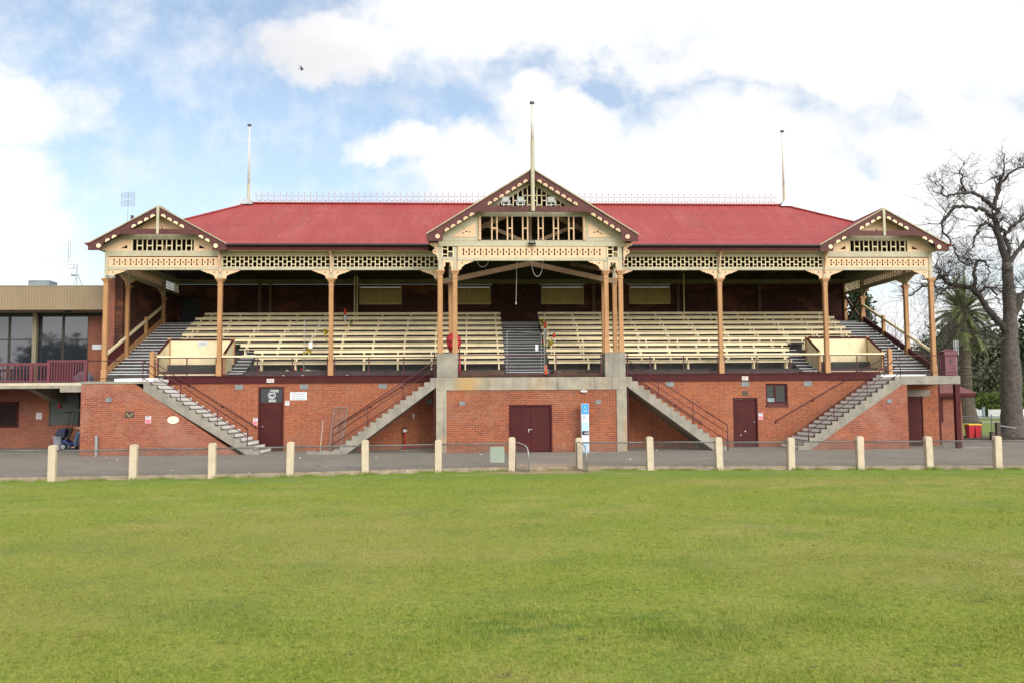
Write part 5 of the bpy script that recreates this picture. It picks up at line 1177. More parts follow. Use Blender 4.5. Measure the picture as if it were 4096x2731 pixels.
# roof gear on the clubhouse
a_ = thing('air_conditioner','grey air conditioner box on the clubhouse roof','air conditioner',(-25.6,8,7.6)); MB().box(-26.15,-25.05,7.5,8.4,7.6,8.72).build('casing', paint('ac_grey',(.17,.20,.22),.15,3), a_, bevel=.02)
MB().box(-26.05,-25.15,7.49,7.497,8.0,8.6).build('grille', VENT, a_)
a_ = thing('radio_mast','white radio mast with panel aerials and dish on the clubhouse roof','mast',(-23.85,8,7.6))
MB().tube([(-23.85,8,7.6),(-23.85,8,9.75)],.035,6).tube([(-23.3,8.3,7.6),(-23.85,8,9.2)],.022,5).tube([(-24.1,7.7,7.6),(-23.85,8,9.1)],.015,5).build('mast_pole', GREYM, a_)
MB().box(-24.5,-23.83,7.95,8.05,9.62,9.74).build('cross_arm', SIGNW, a_); MB().tube([(-24.28,8,9.74),(-24.28,8,10.9)],.05,6).build('whip_aerial', GREYM, a_); MB().tube([(-24.48,8,9.74),(-24.48,8,10.3)],.03,6).build('short_aerial', SIGNW, a_)
MB().box(-24.35,-24.0,7.9,8.05,9.4,9.58).build('radio_box', SIGNW, a_); MB().prism([(-24.62,8.82),(-24.12,8.86),(-24.05,9.28),(-24.48,9.25)],'Y',7.85,7.9).build('panel_aerial', SIGNW, a_); MB().bar((-24.2,7.9,9.05),(-23.85,8,9.05),.06).build('clamp', DARKM, a_)
def tvant(x, y, zb, z1, z2, lab, sp=.34, mat=GREYM, rows=2):
    a_ = thing('television_aerial', lab, 'aerial', (x,y,zb)); MB().tube([(x,y,zb),(x,y,z2)],.018,5).build('mast', mat, a_)
    m_ = MB(); h = (z2-z1)/rows
    for r_ in range(rows):
        c0, c1 = z1+r_*h+.03, z1+(r_+1)*h-.03
        for sx in (-1,1): m_.tube([(x+sx*sp,y,c0),(x+sx*sp,y,c1)],.014,4)
        for k in range(4):
            z = c0+(c1-c0)*(k+.5)/4; m_.tube([(x-sp,y,z+.06),(x,y,z),(x+sp,y,z+.06)],.007,3); m_.tube([(x-sp,y,z-.06),(x,y,z),(x+sp,y,z-.06)],.007,3)
    m_.build('elements', mat, a_); return a_
tvant(-20.44,6,7.5,12.35,13.15,'television aerial behind the gable at the clubhouse end')
tag(MB().lathe([(.075,7.5),(.075,11.9),(.085,11.92),(.085,11.98)],(-20.36,6.4,0),12).build('flue_pipe', paint('flue_maroon',(.10,.05,.09),.2,3), None, (-20.36,6.4,7.5)),'maroon flue pipe rising behind the clubhouse end gable','flue')

# ------------------------------------------------------------------ mobility scooter and rider
sc = thing('mobility_scooter','navy mobility scooter with black canopy parked in shade beside the wing wall','scooter',(-21.0,2.5,0))
MB().prism([(-21.75,.28),(-20.2,.24),(-20.2,.42),(-20.55,.55),(-21.0,.36),(-21.45,.36),(-21.6,.52),(-21.78,.46)],'Y',2.25,2.8).build('body', NAVY, sc, bevel=.03)
for x, y in ((-21.62,2.22),(-21.62,2.83),(-20.45,2.2),(-20.45,2.85)):
    wl = MB().lathe([(.09,-.06),(.16,-.06),(.175,-.03),(.175,.03),(.16,.06),(.09,.06)],(x,y,.175),16,'Y').build('wheel', BLACK, sc, smooth=False)
    r_ = MB().lathe([(.10,-.066),(.085,-.05)],(x,y,.175),14,'Y')
    for k in range(5): a = k*1.257; r_.bar((x,y-.066,.175),(x+.1*math.cos(a),y-.066,.175+.1*math.sin(a)),.03)
    r_.build('rim', GREYM, wl)
MB().bar((-21.6,2.5,.45),(-21.35,2.5,1.02),.09).bar((-21.42,2.28,1.0),(-21.42,2.72,1.0),.04).build('tiller', BLACK, sc)
MB().prism([(-22.05,.72),(-21.95,.66),(-21.62,.62),(-21.58,1.0),(-21.75,1.03),(-21.95,.98)],'Y',2.27,2.73).build('front_basket', paint('basket_blue',(.02,.026,.05),.2), sc, bevel=.03)
MB().box(-20.75,-20.28,2.27,2.73,.62,.72).prism([(-20.38,.72),(-20.28,.72),(-20.12,1.28),(-20.22,1.28)],'Y',2.28,2.72).build('seat', BLACK, sc, bevel=.03)
MB().tube([(-20.5,2.5,.5),(-20.5,2.5,.63)],.06,8).build('seat_stem', BLACK, sc)
MB().tube([(-21.5,2.28,.95),(-21.35,2.28,1.78)],.018,5).tube([(-21.5,2.72,.95),(-21.35,2.72,1.78)],.018,5).tube([(-20.15,2.3,.6),(-20.0,2.3,1.78)],.018,5).tube([(-20.15,2.7,.6),(-20.0,2.7,1.78)],.018,5).build('canopy_frame', BLACK, sc)
MB().prism([(-21.62,1.74),(-21.56,1.86),(-21.2,1.93),(-20.0,1.93),(-19.8,1.86),(-19.8,1.76),(-20.0,1.80),(-21.2,1.82),(-21.5,1.78)],'Y',2.15,2.85).build('canopy', BLACK, sc)
def skin_chain(verts, edges, rad, name, mat, parent, sub=1, root=0):
    o_ = ORG[parent.name]; me = bpy.data.meshes.new(name); me.from_pydata([tuple(Vector(v)-Vector(o_)) for v in verts], edges, []); me.materials.append(mat)
    ob = bpy.data.objects.new(name, me); col.objects.link(ob); ob.parent = parent; ORG[ob.name] = o_
    sm_ = ob.modifiers.new('skin','SKIN'); sm_.use_smooth_shade = True
    for i, v in enumerate(me.skin_vertices[0].data):
        r_ = rad[i]; v.radius = r_ if hasattr(r_, '__len__') else (r_, r_); v.use_root = (i == root)
    s2_ = ob.modifiers.new('sub','SUBSURF'); s2_.levels = s2_.render_levels = sub
    return ob
pe = thing('person','seated person in blue jeans on the shaded mobility scooter, mostly hidden','person',(-20.5,2.5,.72))
Vv = [(-20.50,2.5,.82),(-20.44,2.5,1.05),(-20.42,2.5,1.26),(-20.46,2.5,1.38),(-20.50,2.5,1.47),(-20.53,2.5,1.58),(-20.55,2.5,1.68),
      (-20.44,2.32,1.30),(-20.56,2.24,1.06),(-20.86,2.33,1.01),(-21.12,2.36,1.04),(-20.44,2.68,1.30),(-20.56,2.76,1.06),(-20.86,2.67,1.01),(-21.12,2.64,1.04),
      (-20.54,2.38,.80),(-21.00,2.30,.82),(-21.08,2.26,.45),(-21.10,2.25,.16),(-21.28,2.23,.12),(-20.54,2.62,.80),(-21.00,2.70,.82),(-21.08,2.74,.45),(-21.10,2.75,.16),(-21.28,2.77,.12)]
Ee = [(0,1),(1,2),(2,3),(3,4),(4,5),(5,6),(2,7),(7,8),(8,9),(9,10),(2,11),(11,12),(12,13),(13,14),(0,15),(15,16),(16,17),(17,18),(18,19),(0,20),(20,21),(21,22),(22,23),(23,24)]
rr_ = [(.16,.13),(.17,.12),(.17,.12),.06,.055,.085,.06]+[.065,.05,.042,.035]*2+[.095,.08,.058,.045,.035]*2
skin_chain(Vv, Ee, rr_, 'body', SKIN, pe)
skin_chain(Vv[:3]+[(-20.45,2.5,1.35)]+Vv[7:10]+Vv[11:14], [(0,1),(1,2),(2,3),(2,4),(4,5),(5,6),(2,7),(7,8),(8,9)], [(.175,.145),(.19,.14),(.185,.135),.075,.08,.062,.054,.08,.062,.054], 'jacket', COAT, pe)
skin_chain([Vv[0]]+Vv[15:19]+Vv[20:24], [(0,1),(1,2),(2,3),(3,4),(0,5),(5,6),(6,7),(7,8)], [(.17,.14),.115,.098,.078,.066,.115,.098,.078,.066], 'jeans', DENIM, pe)
for y in (2.25,2.75): MB().box(-21.37,-21.08,y-.05,y+.05,.04,.15).build('shoe', BLACK, pe, bevel=.03)
MB().lathe([(.10,1.63),(.105,1.68),(.085,1.75),(.04,1.785),(.0,1.79)],(-20.53,2.5,0),14).build('hair', paint('grey_hair',(.2,.19,.18)), pe, smooth=True)
f = MB().lathe([(.012,-.02),(.016,.012)],(-20.645,2.5,1.60),6,'X').build('nose', SKIN, pe)
for y in (2.465,2.535): MB().lathe([(.010,-.004),(.010,.004)],(-20.632,y,1.63),6,'X').build('eye', BLACK, pe)
for y, sg in ((2.36,1),(2.64,-1)):
    for k, (dy_, dz_, l_) in enumerate(((-.03,.01,.07),(-.01,.015,.08),(.01,.012,.075),(.03,.005,.06))):
        MB().tube([(-21.14,y+dy_*sg,1.04+dz_),(-21.19,y+dy_*sg,1.045+dz_),(-21.14-l_,y+dy_*sg*.8,1.02),(-21.18,y+dy_*sg*.8,.99)],[.011,.011,.010,.008],6).build('finger', SKIN, pe)
    MB().tube([(-21.12,y+.03*sg,1.03),(-21.16,y+.06*sg,1.01),(-21.2,y+.05*sg,.985)],[.013,.012,.009],6).build('thumb', SKIN, pe)

# ------------------------------------------------------------------ kiosk, bins, rails by the tree
KS = thing('toilet_block','small red brick block with hipped maroon iron roof beside the landing','toilet block',(20.5,5.8,0))
MB().box(18.6,22.32,3.75,8.0,0,2.2).build('brick_wall', BRICKD, KS)
rz = 3.35
MB().quad((18.2,3.3,2.42),(22.9,3.3,2.42),(21.4,5.9,rz+.25),(18.2,5.9,rz+.25)).quad((22.9,3.3,2.42),(22.9,8.5,2.42),(21.4,5.9,rz+.25)).quad((22.9,8.5,2.42),(18.2,8.5,2.42),(18.2,5.9,rz+.25),(21.4,5.9,rz+.25)).build('roof', paint('kiosk_roof',(.16,.065,.06),.3,1.5,.6), KS)
MB().box(18.2,22.9,3.3,3.36,2.27,2.42).box(22.84,22.9,3.3,8.5,2.27,2.42).build('fascia', MAROON, KS); MB().box(18.2,22.8,3.36,8.4,2.2,2.28).build('soffit', MAROON, KS)
MB().box(20.3,21.32,3.70,3.76,.97,2.18).build('shutter', DOORM, KS)
tvant(22.87,5,2.8,4.4,5.2,'white television aerial standing behind the maroon bin',.12,SIGNW,2)
def wheelie(x, y, lab):
    b_ = thing('wheelie_bin', lab, 'bin', (x,y,0), 'red bins by the path')
    MB().add([(x-.13,y-.17,.03),(x+.13,y-.17,.03),(x+.13,y+.17,.03),(x-.13,y+.17,.03),(x-.18,y-.24,.70),(x+.18,y-.24,.70),(x+.18,y+.22,.70),(x-.18,y+.22,.70)],[(3,2,1,0),(4,5,6,7),(0,1,5,4),(1,2,6,5),(2,3,7,6),(3,0,4,7)]).box(x-.19,x+.19,y-.26,y+.23,.66,.71).build('body', RED, b_, bevel=.015)
    MB().box(x-.19,x+.19,y-.27,y+.24,.715,.75).box(x-.15,x+.15,y-.2,y+.18,.75,.78).build('lid', YELLOW, b_, bevel=.012)
    for sx in (-1,1): MB().lathe([(.07,-.02),(.07,.02)],(x+sx*.15,y+.2,.07),10,'X').build('wheel', BLACK, b_)
wheelie(24.30,6.5,'red bin with yellow lid next to the brick toilet block'); wheelie(24.66,6.5,'red bin with yellow lid on the tree side of its twin')
en = thing('bin_rail','dark steel rail enclosure behind the two red bins','rail',(24.7,7,0)); e_ = MB()
e_.box(23.9,25.28,6.97,7.03,.80,.86)
for x in (23.95,24.15,24.85,25.02,25.22): e_.box(x-.025,x+.025,6.97,7.03,0,.82)
e_.build('rails', DARKM, en)
pf_ = thing('pipe_fence','grey pipe and wire fence between lawn and stand, behind the bins','fence',(27,9,0)); e_ = MB()
for z in (1.12,.99,.17): e_.tube([(22.6,9,z+.02),(27.1,9,z),(36,9.5,z)],.02 if z > 1 else .012,6)
for x in (24.6,27.08,27.62,30,33): e_.tube([(x,9,0),(x,9.02,1.25)],.03,6)
e_.build('rails', paint('fence_grey',(.16,.17,.17)), pf_)
def stump(x, y, h, lab): tag(MB().box(x-.1,x+.1,y-.1,y+.1,-.05,h).build('timber_bollard', paint('old_timber_%d'%int(h*100),(.08,.06,.048),.3,5,.9), None, (x,y,0), bevel=.012), lab, 'bollard', 'timber bollards at the edge of the asphalt')
stump(24.5,4.8,.42,'short square timber bollard at the corner of the edging'); stump(25.05,5.2,.88,'taller timber bollard with a steel rail towards the bare tree')
tag(MB().tube([(25.1,5.25,.72),(26.3,5.6,.55)],.03,6).build('steel_rail', GREYM, None, (25.1,5.25,.55)), 'sloping steel rail from the taller bollard to the tree', 'rail')
tag(MB().bar((22.5,4.45,.05),(24.5,4.9,.05),.12,.12).bar((24.5,4.9,.05),(33,4.0,.05),.12,.12).build('timber_edging', DKTIMBER, None, (24.5,4.9,0)), 'low dark timber edging between asphalt and bare earth', 'edging')
tag(MB().lathe([(.35,.0),(.35,.012)],(19.4,-1.9,0),14).box(18.6,20.6,-2.3,-2.2,0,.010).build('concrete_pad', paint('pale_pad',(.34,.33,.31),.1), None, (19.4,-1.9,0)), 'pale concrete pad set in asphalt by the maroon landing post', 'pad')

# ------------------------------------------------------------------ trees
def grow(m_, p, d, ln, r, lv, rg, droop=0.):
    """recursive bare branch: bends, tapers and forks"""
    n = 4 if lv > 1 else 3; pts = [Vector(p)]; d = Vector(d).normalized()
    for i in range(n):
        d = (d+Vector((rg.gauss(0,.22), rg.gauss(0,.22), rg.gauss(0,.20)-droop+.05))).normalized(); pts.append(pts[-1]+d*ln/n)
    r1 = max(r*.45, .007); rad = [r+(r1-r)*i/n for i in range(n+1)]
    m_.tube(pts, rad, 5 if lv > 1 else 3, False)
    if lv <= 0: return
    for k in range(rg.choice((2,3,3,4))):
        i = rg.randint(1, n); a = rg.uniform(-1.25,1.25); b_ = rg.uniform(-.9,.9)
        nd = (d+Vector((math.sin(a)*.9, math.sin(b_)*.8, rg.uniform(-.35,.75)))).normalized()
        grow(m_, pts[i], nd, ln*rg.uniform(.5,.85), rad[i]*.62, lv-1, rg, droop)
LIMBS = {'trunk': [(27.0,7.0,-.05),(27.0,7,.5),(27.0, 7.0, 2.2), (27.07, 7.0, 3.67), (27.06, 7.0, 4.8), (27.08, 7.0, 5.72), (27.15, 7.0, 6.65), (27.16, 7.0, 7.58), (27.13, 7.0, 8.82), (27.1, 7.0, 9.63)], 'stem': [(27.14, 7.0, 8.9),(27.08, 7.0, 9.63), (26.83, 7.0, 10.7), (26.58, 7.0, 11.51), (26.52, 7.0, 12.14), (26.57, 7.0, 12.64), (26.81, 7.0, 13.53), (27.0, 7.0, 14.29), (27.23, 7.0, 15.11)], 'stem2': [(27.16, 7.0, 8.8),(27.24, 7.0, 9.7), (27.28, 7.1, 10.65), (27.24, 7.2, 11.3), (27.68, 7.3, 11.7), (28.14, 7.4, 11.98), (28.55, 7.5, 12.16), (29.2, 7.6, 12.47)], 'limbA': [(26.57, 7.0, 12.64), (26.14, 6.89, 12.99), (25.73, 6.77, 13.25), (25.32, 6.66, 13.38), (24.75, 6.54, 13.42), (24.11, 6.43, 13.36), (23.6, 6.31, 13.22), (23.25, 6.2, 13.16)], 'limbA2': [(24.7, 6.55, 13.45), (24.45, 6.5, 13.92), (24.36, 6.2, 14.25), (23.98, 5.8, 14.45)], 'limbA3': [(23.25, 6.2, 13.16), (23.1, 6.1, 13.5), (22.97, 6.0, 13.7), (22.47, 5.8, 13.83)], 'limbB': [(26.51, 7.0, 12.05), (26.17, 6.89, 12.31), (25.74, 6.79, 12.53), (25.17, 6.68, 12.62), (24.48, 6.57, 12.7), (23.91, 6.46, 12.64), (23.58, 6.36, 12.18), (23.16, 6.25, 11.82), (23.05, 6.14, 11.45), (23.04, 6.04, 11.06), (23.34, 5.93, 10.68), (23.5, 5.82, 10.17), (23.6, 5.71, 9.73), (23.87, 5.61, 9.38), (24.25, 5.5, 9.09)], 'limbC': [(26.49, 7.0, 11.54), (26.17, 6.83, 11.73), (25.75, 6.67, 11.72), (25.36, 6.5, 11.6), (25.06, 6.33, 11.25), (24.83, 6.17, 10.73), (24.63, 6.0, 10.33)], 'limbD': [(27.18, 7.0, 11.26), (27.09, 7.1, 11.47), (26.9, 7.2, 11.55), (26.68, 7.3, 11.7)], 'limbE': [(27.15, 7.0, 9.0),(27.35, 7.0, 9.7), (27.94, 7.2, 10.36), (28.34, 7.4, 10.71), (28.69, 7.6, 11.26), (29.18, 7.8, 11.81)], 'up2': [(26.72, 7.0, 13.15), (26.8, 7.07, 13.99), (27.0, 7.13, 14.51), (26.45, 7.2, 14.34)], 'up3': [(26.96, 7.0, 14.16), (27.43, 7.1, 14.51), (27.89, 7.2, 14.86), (28.56, 7.3, 15.08), (29.2, 7.4, 15.17)], 'low': [(27.01, 7.0, 5.2), (26.67, 6.92, 6.12), (26.17, 6.85, 6.58), (25.67, 6.77, 7.13), (25.33, 6.69, 7.64), (24.87, 6.62, 8.06), (24.36, 6.54, 8.27), (23.69, 6.46, 8.32), (23.28, 6.38, 8.4), (23.03, 6.31, 8.75), (22.55, 6.23, 8.53), (22.06, 6.15, 8.21), (21.51, 6.08, 7.96), (21.03, 6.0, 7.65)], 'low2': [(25.2, 6.68, 7.8), (25.6, 6.6, 8.2), (25.87, 6.5, 8.17), (25.98, 6.4, 7.61), (26.17, 6.3, 7.26)], 'low3': [(24.0, 6.5, 8.3), (23.26, 6.4, 8.1), (22.84, 6.2, 7.8), (22.36, 5.8, 7.51)], 'low4': [(25.0, 6.63, 7.95), (24.96, 6.6, 8.86), (24.96, 6.5, 9.23), (25.21, 6.44, 9.67), (25.41, 6.26, 9.57), (25.53, 6.07, 9.24), (25.33, 5.89, 8.78), (25.04, 5.7, 8.33)], 'right': [(27.2, 7.0, 6.6), (27.81, 7.17, 7.51), (28.23, 7.33, 7.9), (28.67, 7.5, 8.21),(29.6,7.6,9.0)], 'low5': [(22.9, 6.3, 8.6), (22.89, 6.2, 8.95), (22.56, 6.1, 9.32), (22.54, 5.8, 9.56)], 'drop': [(26.7, 6.8, 5.38), (25.62, 6.55, 5.57), (24.58, 6.1, 5.63), (23.61, 5.65, 5.81), (22.83, 5.2, 5.65)]}
LR = {'trunk':(.80,.40),'stem':(.23,.04),'stem2':(.15,.045),'limbA':(.12,.04),'limbA2':(.06,.03),'limbA3':(.05,.02),'limbB':(.105,.026),'limbC':(.10,.03),'limbD':(.08,.08),'limbE':(.15,.06),'up2':(.08,.03),'up3':(.08,.035),'low':(.20,.036),'low2':(.09,.025),'low3':(.07,.025),'low4':(.10,.025),'right':(.26,.12),'low5':(.06,.02),'drop':(.07,.02)}
bt = thing('bare_tree','big leafless winter tree with crooked drooping limbs beside the stand','tree',(27,7,0))
tk = MB(); lm = MB(); tw = MB(); rg = random.Random(11)
for k, pl in LIMBS.items():
    r0, r1 = LR[k]; n = len(pl)
    if k == 'trunk': rad = [.9,.62,.52,.47,.43,.40,.36,.33,.29,.22]
    else: rad = [r0+(r1-r0)*i/(n-1) for i in range(n)]
    P2 = []; R2 = []
    for i in range(n-1):
        for j in range(3):
            q = Vector(pl[i]).lerp(Vector(pl[i+1]), j/3); w2 = 0 if (k == 'trunk' or j == 0) else .05
            P2.append(q+Vector((rg.gauss(0,w2),rg.gauss(0,w2),rg.gauss(0,w2)))); R2.append((rad[i]+(rad[i+1]-rad[i])*j/3)*rg.uniform(.92,1.12))
    P2.append(Vector(pl[-1])); R2.append(rad[-1])
    (tk if k == 'trunk' else lm).tube(P2, R2, 12 if k == 'trunk' else 7, True)
    if k in ('trunk','limbD'): continue
    L_ = sum((P2[i+1]-P2[i]).length for i in range(len(P2)-1))
    for _ in range(int(L_*3.8)+3):
        i = rg.randint(max(1,len(P2)//4), len(P2)-1); d = (P2[i]-P2[i-1]).normalized(); up = 1.0 if k.startswith(('stem','up','limbA')) else .35
        nd = d*.4+Vector((rg.gauss(0,.8),rg.gauss(0,.8),rg.gauss(up*.5,.7)))
        grow(tw, P2[i], nd, rg.uniform(.7,1.35)*(.6 if k.startswith(('stem','up','limbA')) else 1.), min(R2[i]*.4,.032), 3 if rg.random() < .3 else 2, rg, .05)
    grow(tw, P2[-1], P2[-1]-P2[-2], .7, R2[-1]*.9, 3, rg, .03)
tk.build('trunk', paint('trunk_bark',(.085,.073,.062),.5,6,.95,streak=.5), bt, smooth=True); lm.build('limbs', BARK, bt, smooth=True); tw.build('twigs', TWIG, bt)
def baretree(x, y, h, lab, seed, r=.18):
    t_ = thing('bare_tree', lab, 'tree', (x,y,0)); rg = random.Random(seed); a = MB().tube([(x,y,-.1),(x+.1,y,h*.25),(x-.1,y,h*.5)],[r*1.3,r,r*.7],8); a.build('trunk', BARK, t_, smooth=True)
    m_ = MB()
    for i in range(6): grow(m_,(x+rg.uniform(-.1,.1),y,h*rg.uniform(.25,.5)),(rg.gauss(0,1),rg.gauss(0,.8),rg.uniform(.3,1.1)),h*rg.uniform(.28,.5),r*.5,4,rg,.0)
    m_.build('twigs', TWIG, t_)
baretree(29.5,22,9.0,'slender leafless tree seen through the open end of the stand',5,.14)
baretree(33.5,26,10.5,'leafless tree behind the corner post, in front of the palm',8,.17)
baretree(44.5,30,4.8,'small leafless sapling by the path, between palm and big tree',21,.07)
# palm
pm = thing('palm_tree','tall date palm with thick ringed trunk and drooping crown behind the landing','palm',(42.7,38,0))
pf = [(.95,-.05),(.85,.4),(.66,1.2),(.56,2.4)]
for i in range(34): z = 2.5+i*.2; pf += [(.50+.03*math.sin(i*2.3),z),(.44,z+.13)]
pf += [(.7,9.2),(.8,9.7),(.5,10.3),(.0,10.5)]
MB().lathe(pf,(42.7,38,0),14).build('trunk', PALMT, pm)
fr = MB(); dr = MB(); rg = random.Random(4)
for i in range(135):
    az = rg.uniform(0,2*math.pi); el = R(rg.uniform(-50,85)) if i < 100 else R(rg.uniform(-85,-35)); L_ = rg.uniform(3.4,4.5) if i < 85 else rg.uniform(2.2,3.0)
    m_ = fr if i < 100 else dr
    p = Vector((42.7,38,9.9)); d = Vector((math.cos(az)*math.cos(el),math.sin(az)*math.cos(el),math.sin(el))); pts = [p]
    for k in range(8): d = (d+Vector((0,0,-.07-.07*(el < 1.2)))).normalized(); pts.append(pts[-1]+d*L_/8)
    m_.tube(pts,[.05-.005*k for k in range(9)],3,False)
    for k in range(1,9):
        for j in range(5):
            q = pts[k-1].lerp(pts[k],j/5); dd_ = (pts[k]-pts[k-1]).normalized(); sd_ = dd_.cross(Vector((0,0,1))); 
            if sd_.length < .05: continue
            sd_.normalize(); ll = (.62 if k < 6 else .42)*rg.uniform(.8,1.1)
            for sg in (-1,1):
                tip = q+(sd_*sg*.75+dd_*.75+Vector((0,0,-.22+.3*math.sin(k))))*ll*.8; w2 = dd_*.05
                m_.quad(q-w2,q+w2,tip)
fr.build('fronds', paint('palm_green',(.105,.125,.036),.5,1.4,.6), pm); dr.build('dead_fronds', paint('palm_dead',(.16,.12,.045),.4,1.2,.8), pm)
# leafy trees and shrubs
def leafy(name, lab, cat, x, y, z0, rx, rz, n, mat, seed, trunk=True, cone=False, group=None, lf=.22):
    t_ = thing(name, lab, cat, (x,y,0), group); rg = random.Random(seed)
    if trunk:
        tk = MB().tube([(x,y,-.1),(x+.15,y,z0*.6),(x,y,z0+rz)],[.3,.22,.12],8)
        for i in range(5): a = i*1.3; tk.tube([(x,y,z0*.8),(x+rx*.4*math.cos(a),y+rx*.4*math.sin(a),z0+rz*.7)],[.12,.04],5)
        tk.build('trunk', BARK, t_)
    m_ = MB(); cl = []
    for i in range(max(10,n//90)):
        a = rg.uniform(0,6.283); b_ = rg.uniform(-1,1); q = rg.uniform(.45,1.); k = 1.
        if cone: k = max(.06, 1-(b_+1)/2)
        cl.append((x+rx*q*k*math.cos(a)*math.sqrt(max(0,1-b_*b_*.6)), y+rx*q*k*math.sin(a)*math.sqrt(max(0,1-b_*b_*.6)), z0+rz+rz*b_*(.95 if cone else q), rx*(.30 if not cone else .2+.25*k)))
    for i in range(n):
        c = rg.choice(cl); p = Vector((rg.gauss(c[0],c[3]*.55),rg.gauss(c[1],c[3]*.55),rg.gauss(c[2],c[3]*.45))); a = Vector((rg.gauss(0,1),rg.gauss(0,1),rg.gauss(0,1))).normalized(); b_ = a.cross(Vector((rg.gauss(0,1),rg.gauss(0,1),rg.gauss(0,1)))).normalized(); s_ = lf*rg.uniform(.5,1.3)
        m_.quad(p-a*s_,p+b_*s_*.5,p+a*s_,p-b_*s_*.5)
    m_.build('crown', mat, t_)
G1 = paint('leaf_mid',(.050,.080,.022),.45,.9,.8); G2 = paint('leaf_bright',(.095,.135,.022),.4,1.,.8); G3 = paint('leaf_dark',(.028,.045,.020),.4,.9,.8); G4 = paint('leaf_grey',(.075,.085,.050),.4,.9,.8); G5 = paint('leaf_rusty',(.14,.085,.055),.4,.9,.9)
leafy('conifer','dark conifer seen through the open end of the stand','tree',29.2,30,4,2.3,3.9,5200,G3,1,cone=True)
leafy('leafy_tree','dark leafy tree behind the big bare trunk at the frame edge','tree',58,46,3.0,4.6,4.0,6000,G3,2,lf=.3)
leafy('leafy_tree','grey green tree across the road, past the palm trunk','tree',62,72,2.2,6.5,4.0,6500,G4,3,lf=.35)
leafy('leafy_tree','mid green tree far across the road behind the picket fence','tree',70,82,2.5,7.5,4.8,6500,G1,4,lf=.4)
leafy('leafy_tree','reddish bare budding tree across the road beyond the sapling','tree',66.5,76,3.0,5.0,3.0,3500,G5,14,lf=.25)
leafy('leafy_tree','distant green tree low behind the toilet block','tree',52,80,1.5,6.0,3.2,4500,G1,15,lf=.35)
leafy('garden_shrub','bright yellow green shrub behind the white pickets','shrub',57.0,60,.1,2.2,1.3,3200,G2,5,False,lf=.16)
leafy('garden_shrub','mid green shrub at the picket gap by the palm','shrub',59.5,61,.1,2.6,1.4,3000,G1,6,False,lf=.18)
leafy('garden_shrub','large green shrub farther along the garden front','shrub',65,63,.1,3.6,2.0,3600,G2,16,False,lf=.2)
leafy('leafy_tree','broad dark tree across the oval, mirrored in the clubhouse glass','tree',-74,-108,3,9,5,3500,G3,31,lf=.7)
leafy('leafy_tree','lower dark tree across the oval, second in the clubhouse glass','tree',-52,-108,2,7,4,2800,G3,32,lf=.7)
for i, (a, b_) in enumerate(((53.0,54.8),(55.66,57.3),(58.2,62))):
    pk = thing('picket_fence',('white picket fence panel across the road next to the palm trunk','white picket fence panel across the road past the pale gate post','white picket fence panel hidden mostly by the big trunk')[i],'fence',(a,56,0),'white picket fences across the road'); m_ = MB(); x = a
    while x < b_: m_.prism([(x,0),(x+.11,0),(x+.11,.82),(x+.055,.9),(x,.82)],'Y',56,56.03); x += .15
    m_.build('pickets', WHITE, pk); MB().box(a,b_,56.03,56.08,.2,.28).box(a,b_,56.03,56.08,.6,.68).build('rails', WHITE, pk)
tag(MB().box(55.0,55.2,55.9,56.1,0,1.12).box(54.98,55.22,55.88,56.12,1.12,1.17).build('gate_post', paint('pale_blue_post',(.32,.42,.45),.1), None, (55.1,56,0)),'pale blue grey gate post between the picket panels','post')
ch = thing('white_chair','white slatted garden chair standing behind the picket fence','chair',(54.55,57,.5)); MB().box(54.36,54.41,57,57.05,.3,1.45).box(54.7,54.75,57,57.05,.3,1.45).box(54.36,54.75,57,57.04,1.32,1.38).box(54.36,54.75,57,57.04,1.1,1.15).box(54.36,54.75,56.6,57.04,.95,1.0).build('frame', WHITE, ch)
for x in (54.36,54.7): MB().box(x,x+.05,56.6,56.65,0,1.0).build('leg', WHITE, ch)
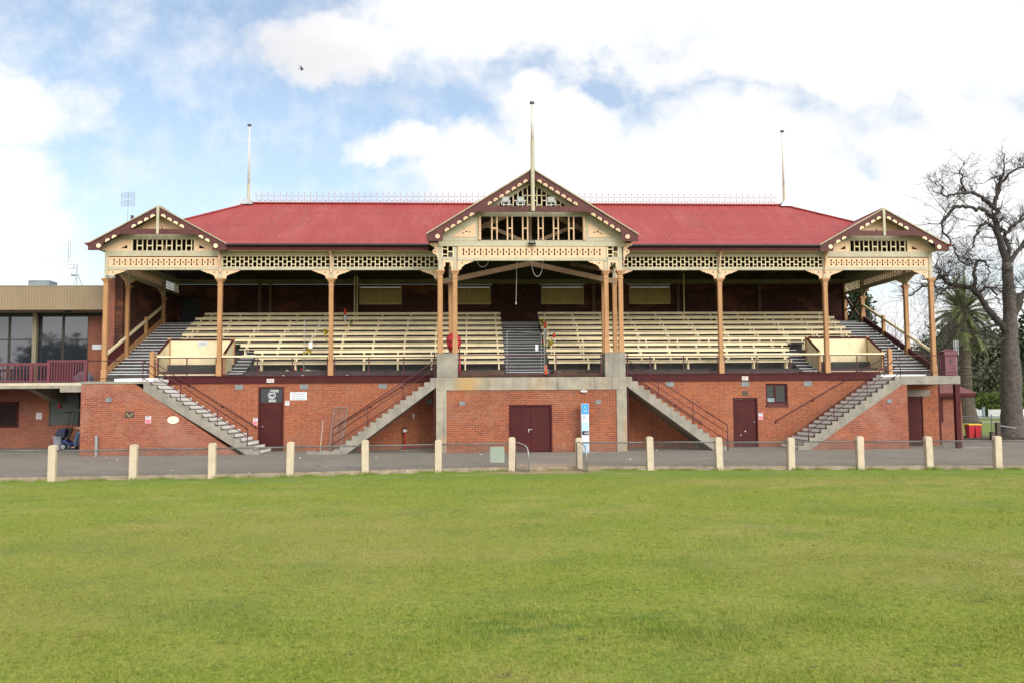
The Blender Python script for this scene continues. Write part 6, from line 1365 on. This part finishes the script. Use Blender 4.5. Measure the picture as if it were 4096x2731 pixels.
hs = thing('distant_house','pale house with low roof far behind the trees across the road','house',(64,95,0)); MB().box(58,70,95,103,0,3).build('wall', paint('house_wall',(.42,.36,.30)), hs); MB().prism([(57.5,3),(70.5,3),(66,5.2),(62,5.2)],'Y',94.5,103.5).build('roof', paint('house_roof',(.16,.12,.11)), hs); MB().box(60,61.4,94.95,95,1,2.2).build('window', GLASSD, hs); MB().box(65,66.6,94.95,95,1,2.2).build('window', GLASSD, hs)
# far tree belt that closes the horizon behind everything
rgb = random.Random(9); m_ = MB()
for i in range(9000):
    x = rgb.uniform(-260,330); y = rgb.uniform(170,200); hh = 5.5+2.5*math.sin(x*.045)+1.6*math.sin(x*.17); z = rgb.uniform(0,hh); s_ = rgb.uniform(.7,1.6); a = Vector((rgb.gauss(0,1),rgb.gauss(0,1),rgb.gauss(0,1))).normalized(); b_ = a.orthogonal().normalized(); p = Vector((x,y,z)); m_.quad(p-a*s_,p+b_*s_*.6,p+a*s_,p-b_*s_*.6)
tag(m_.build('far_woods', G4), 'belt of trees closing the horizon far behind', 'trees', kind='stuff')
# bird
bd = thing('flying_bird','small dark swallow flying high in front of the blue sky','bird',(-7.31,-15,11.6))
bm2 = MB(); bm2.lathe([(.0,-.11),(.022,-.06),(.034,0),(.03,.05),(.02,.09),(.0,.125)],(-7.31,-15,11.58),8,'X')
bm2.add([(-7.42,-15.02,11.585),(-7.53,-15.06,11.60),(-7.43,-15,11.575),(-7.52,-14.95,11.575)],[(0,1,2),(2,3,0)])
bm2.add([(-7.27,-15.02,11.60),(-7.35,-15.02,11.60),(-7.36,-15.14,11.64),(-7.50,-15.25,11.655),(-7.30,-15.13,11.65)],[(0,1,2,4),(4,2,3)])
bm2.add([(-7.27,-14.98,11.59),(-7.35,-14.98,11.59),(-7.37,-14.86,11.56),(-7.53,-14.75,11.55),(-7.31,-14.87,11.57)],[(0,4,2,1),(4,3,2)])
bm2.v = [(-7.31+(x_-(-7.31))*.62,-15+(y_+15)*.62,11.59+(z_-11.59)*.62) for x_, y_, z_ in bm2.v]
bm2.build('body', plain('swallow',(.03,.03,.05),.6), bd)
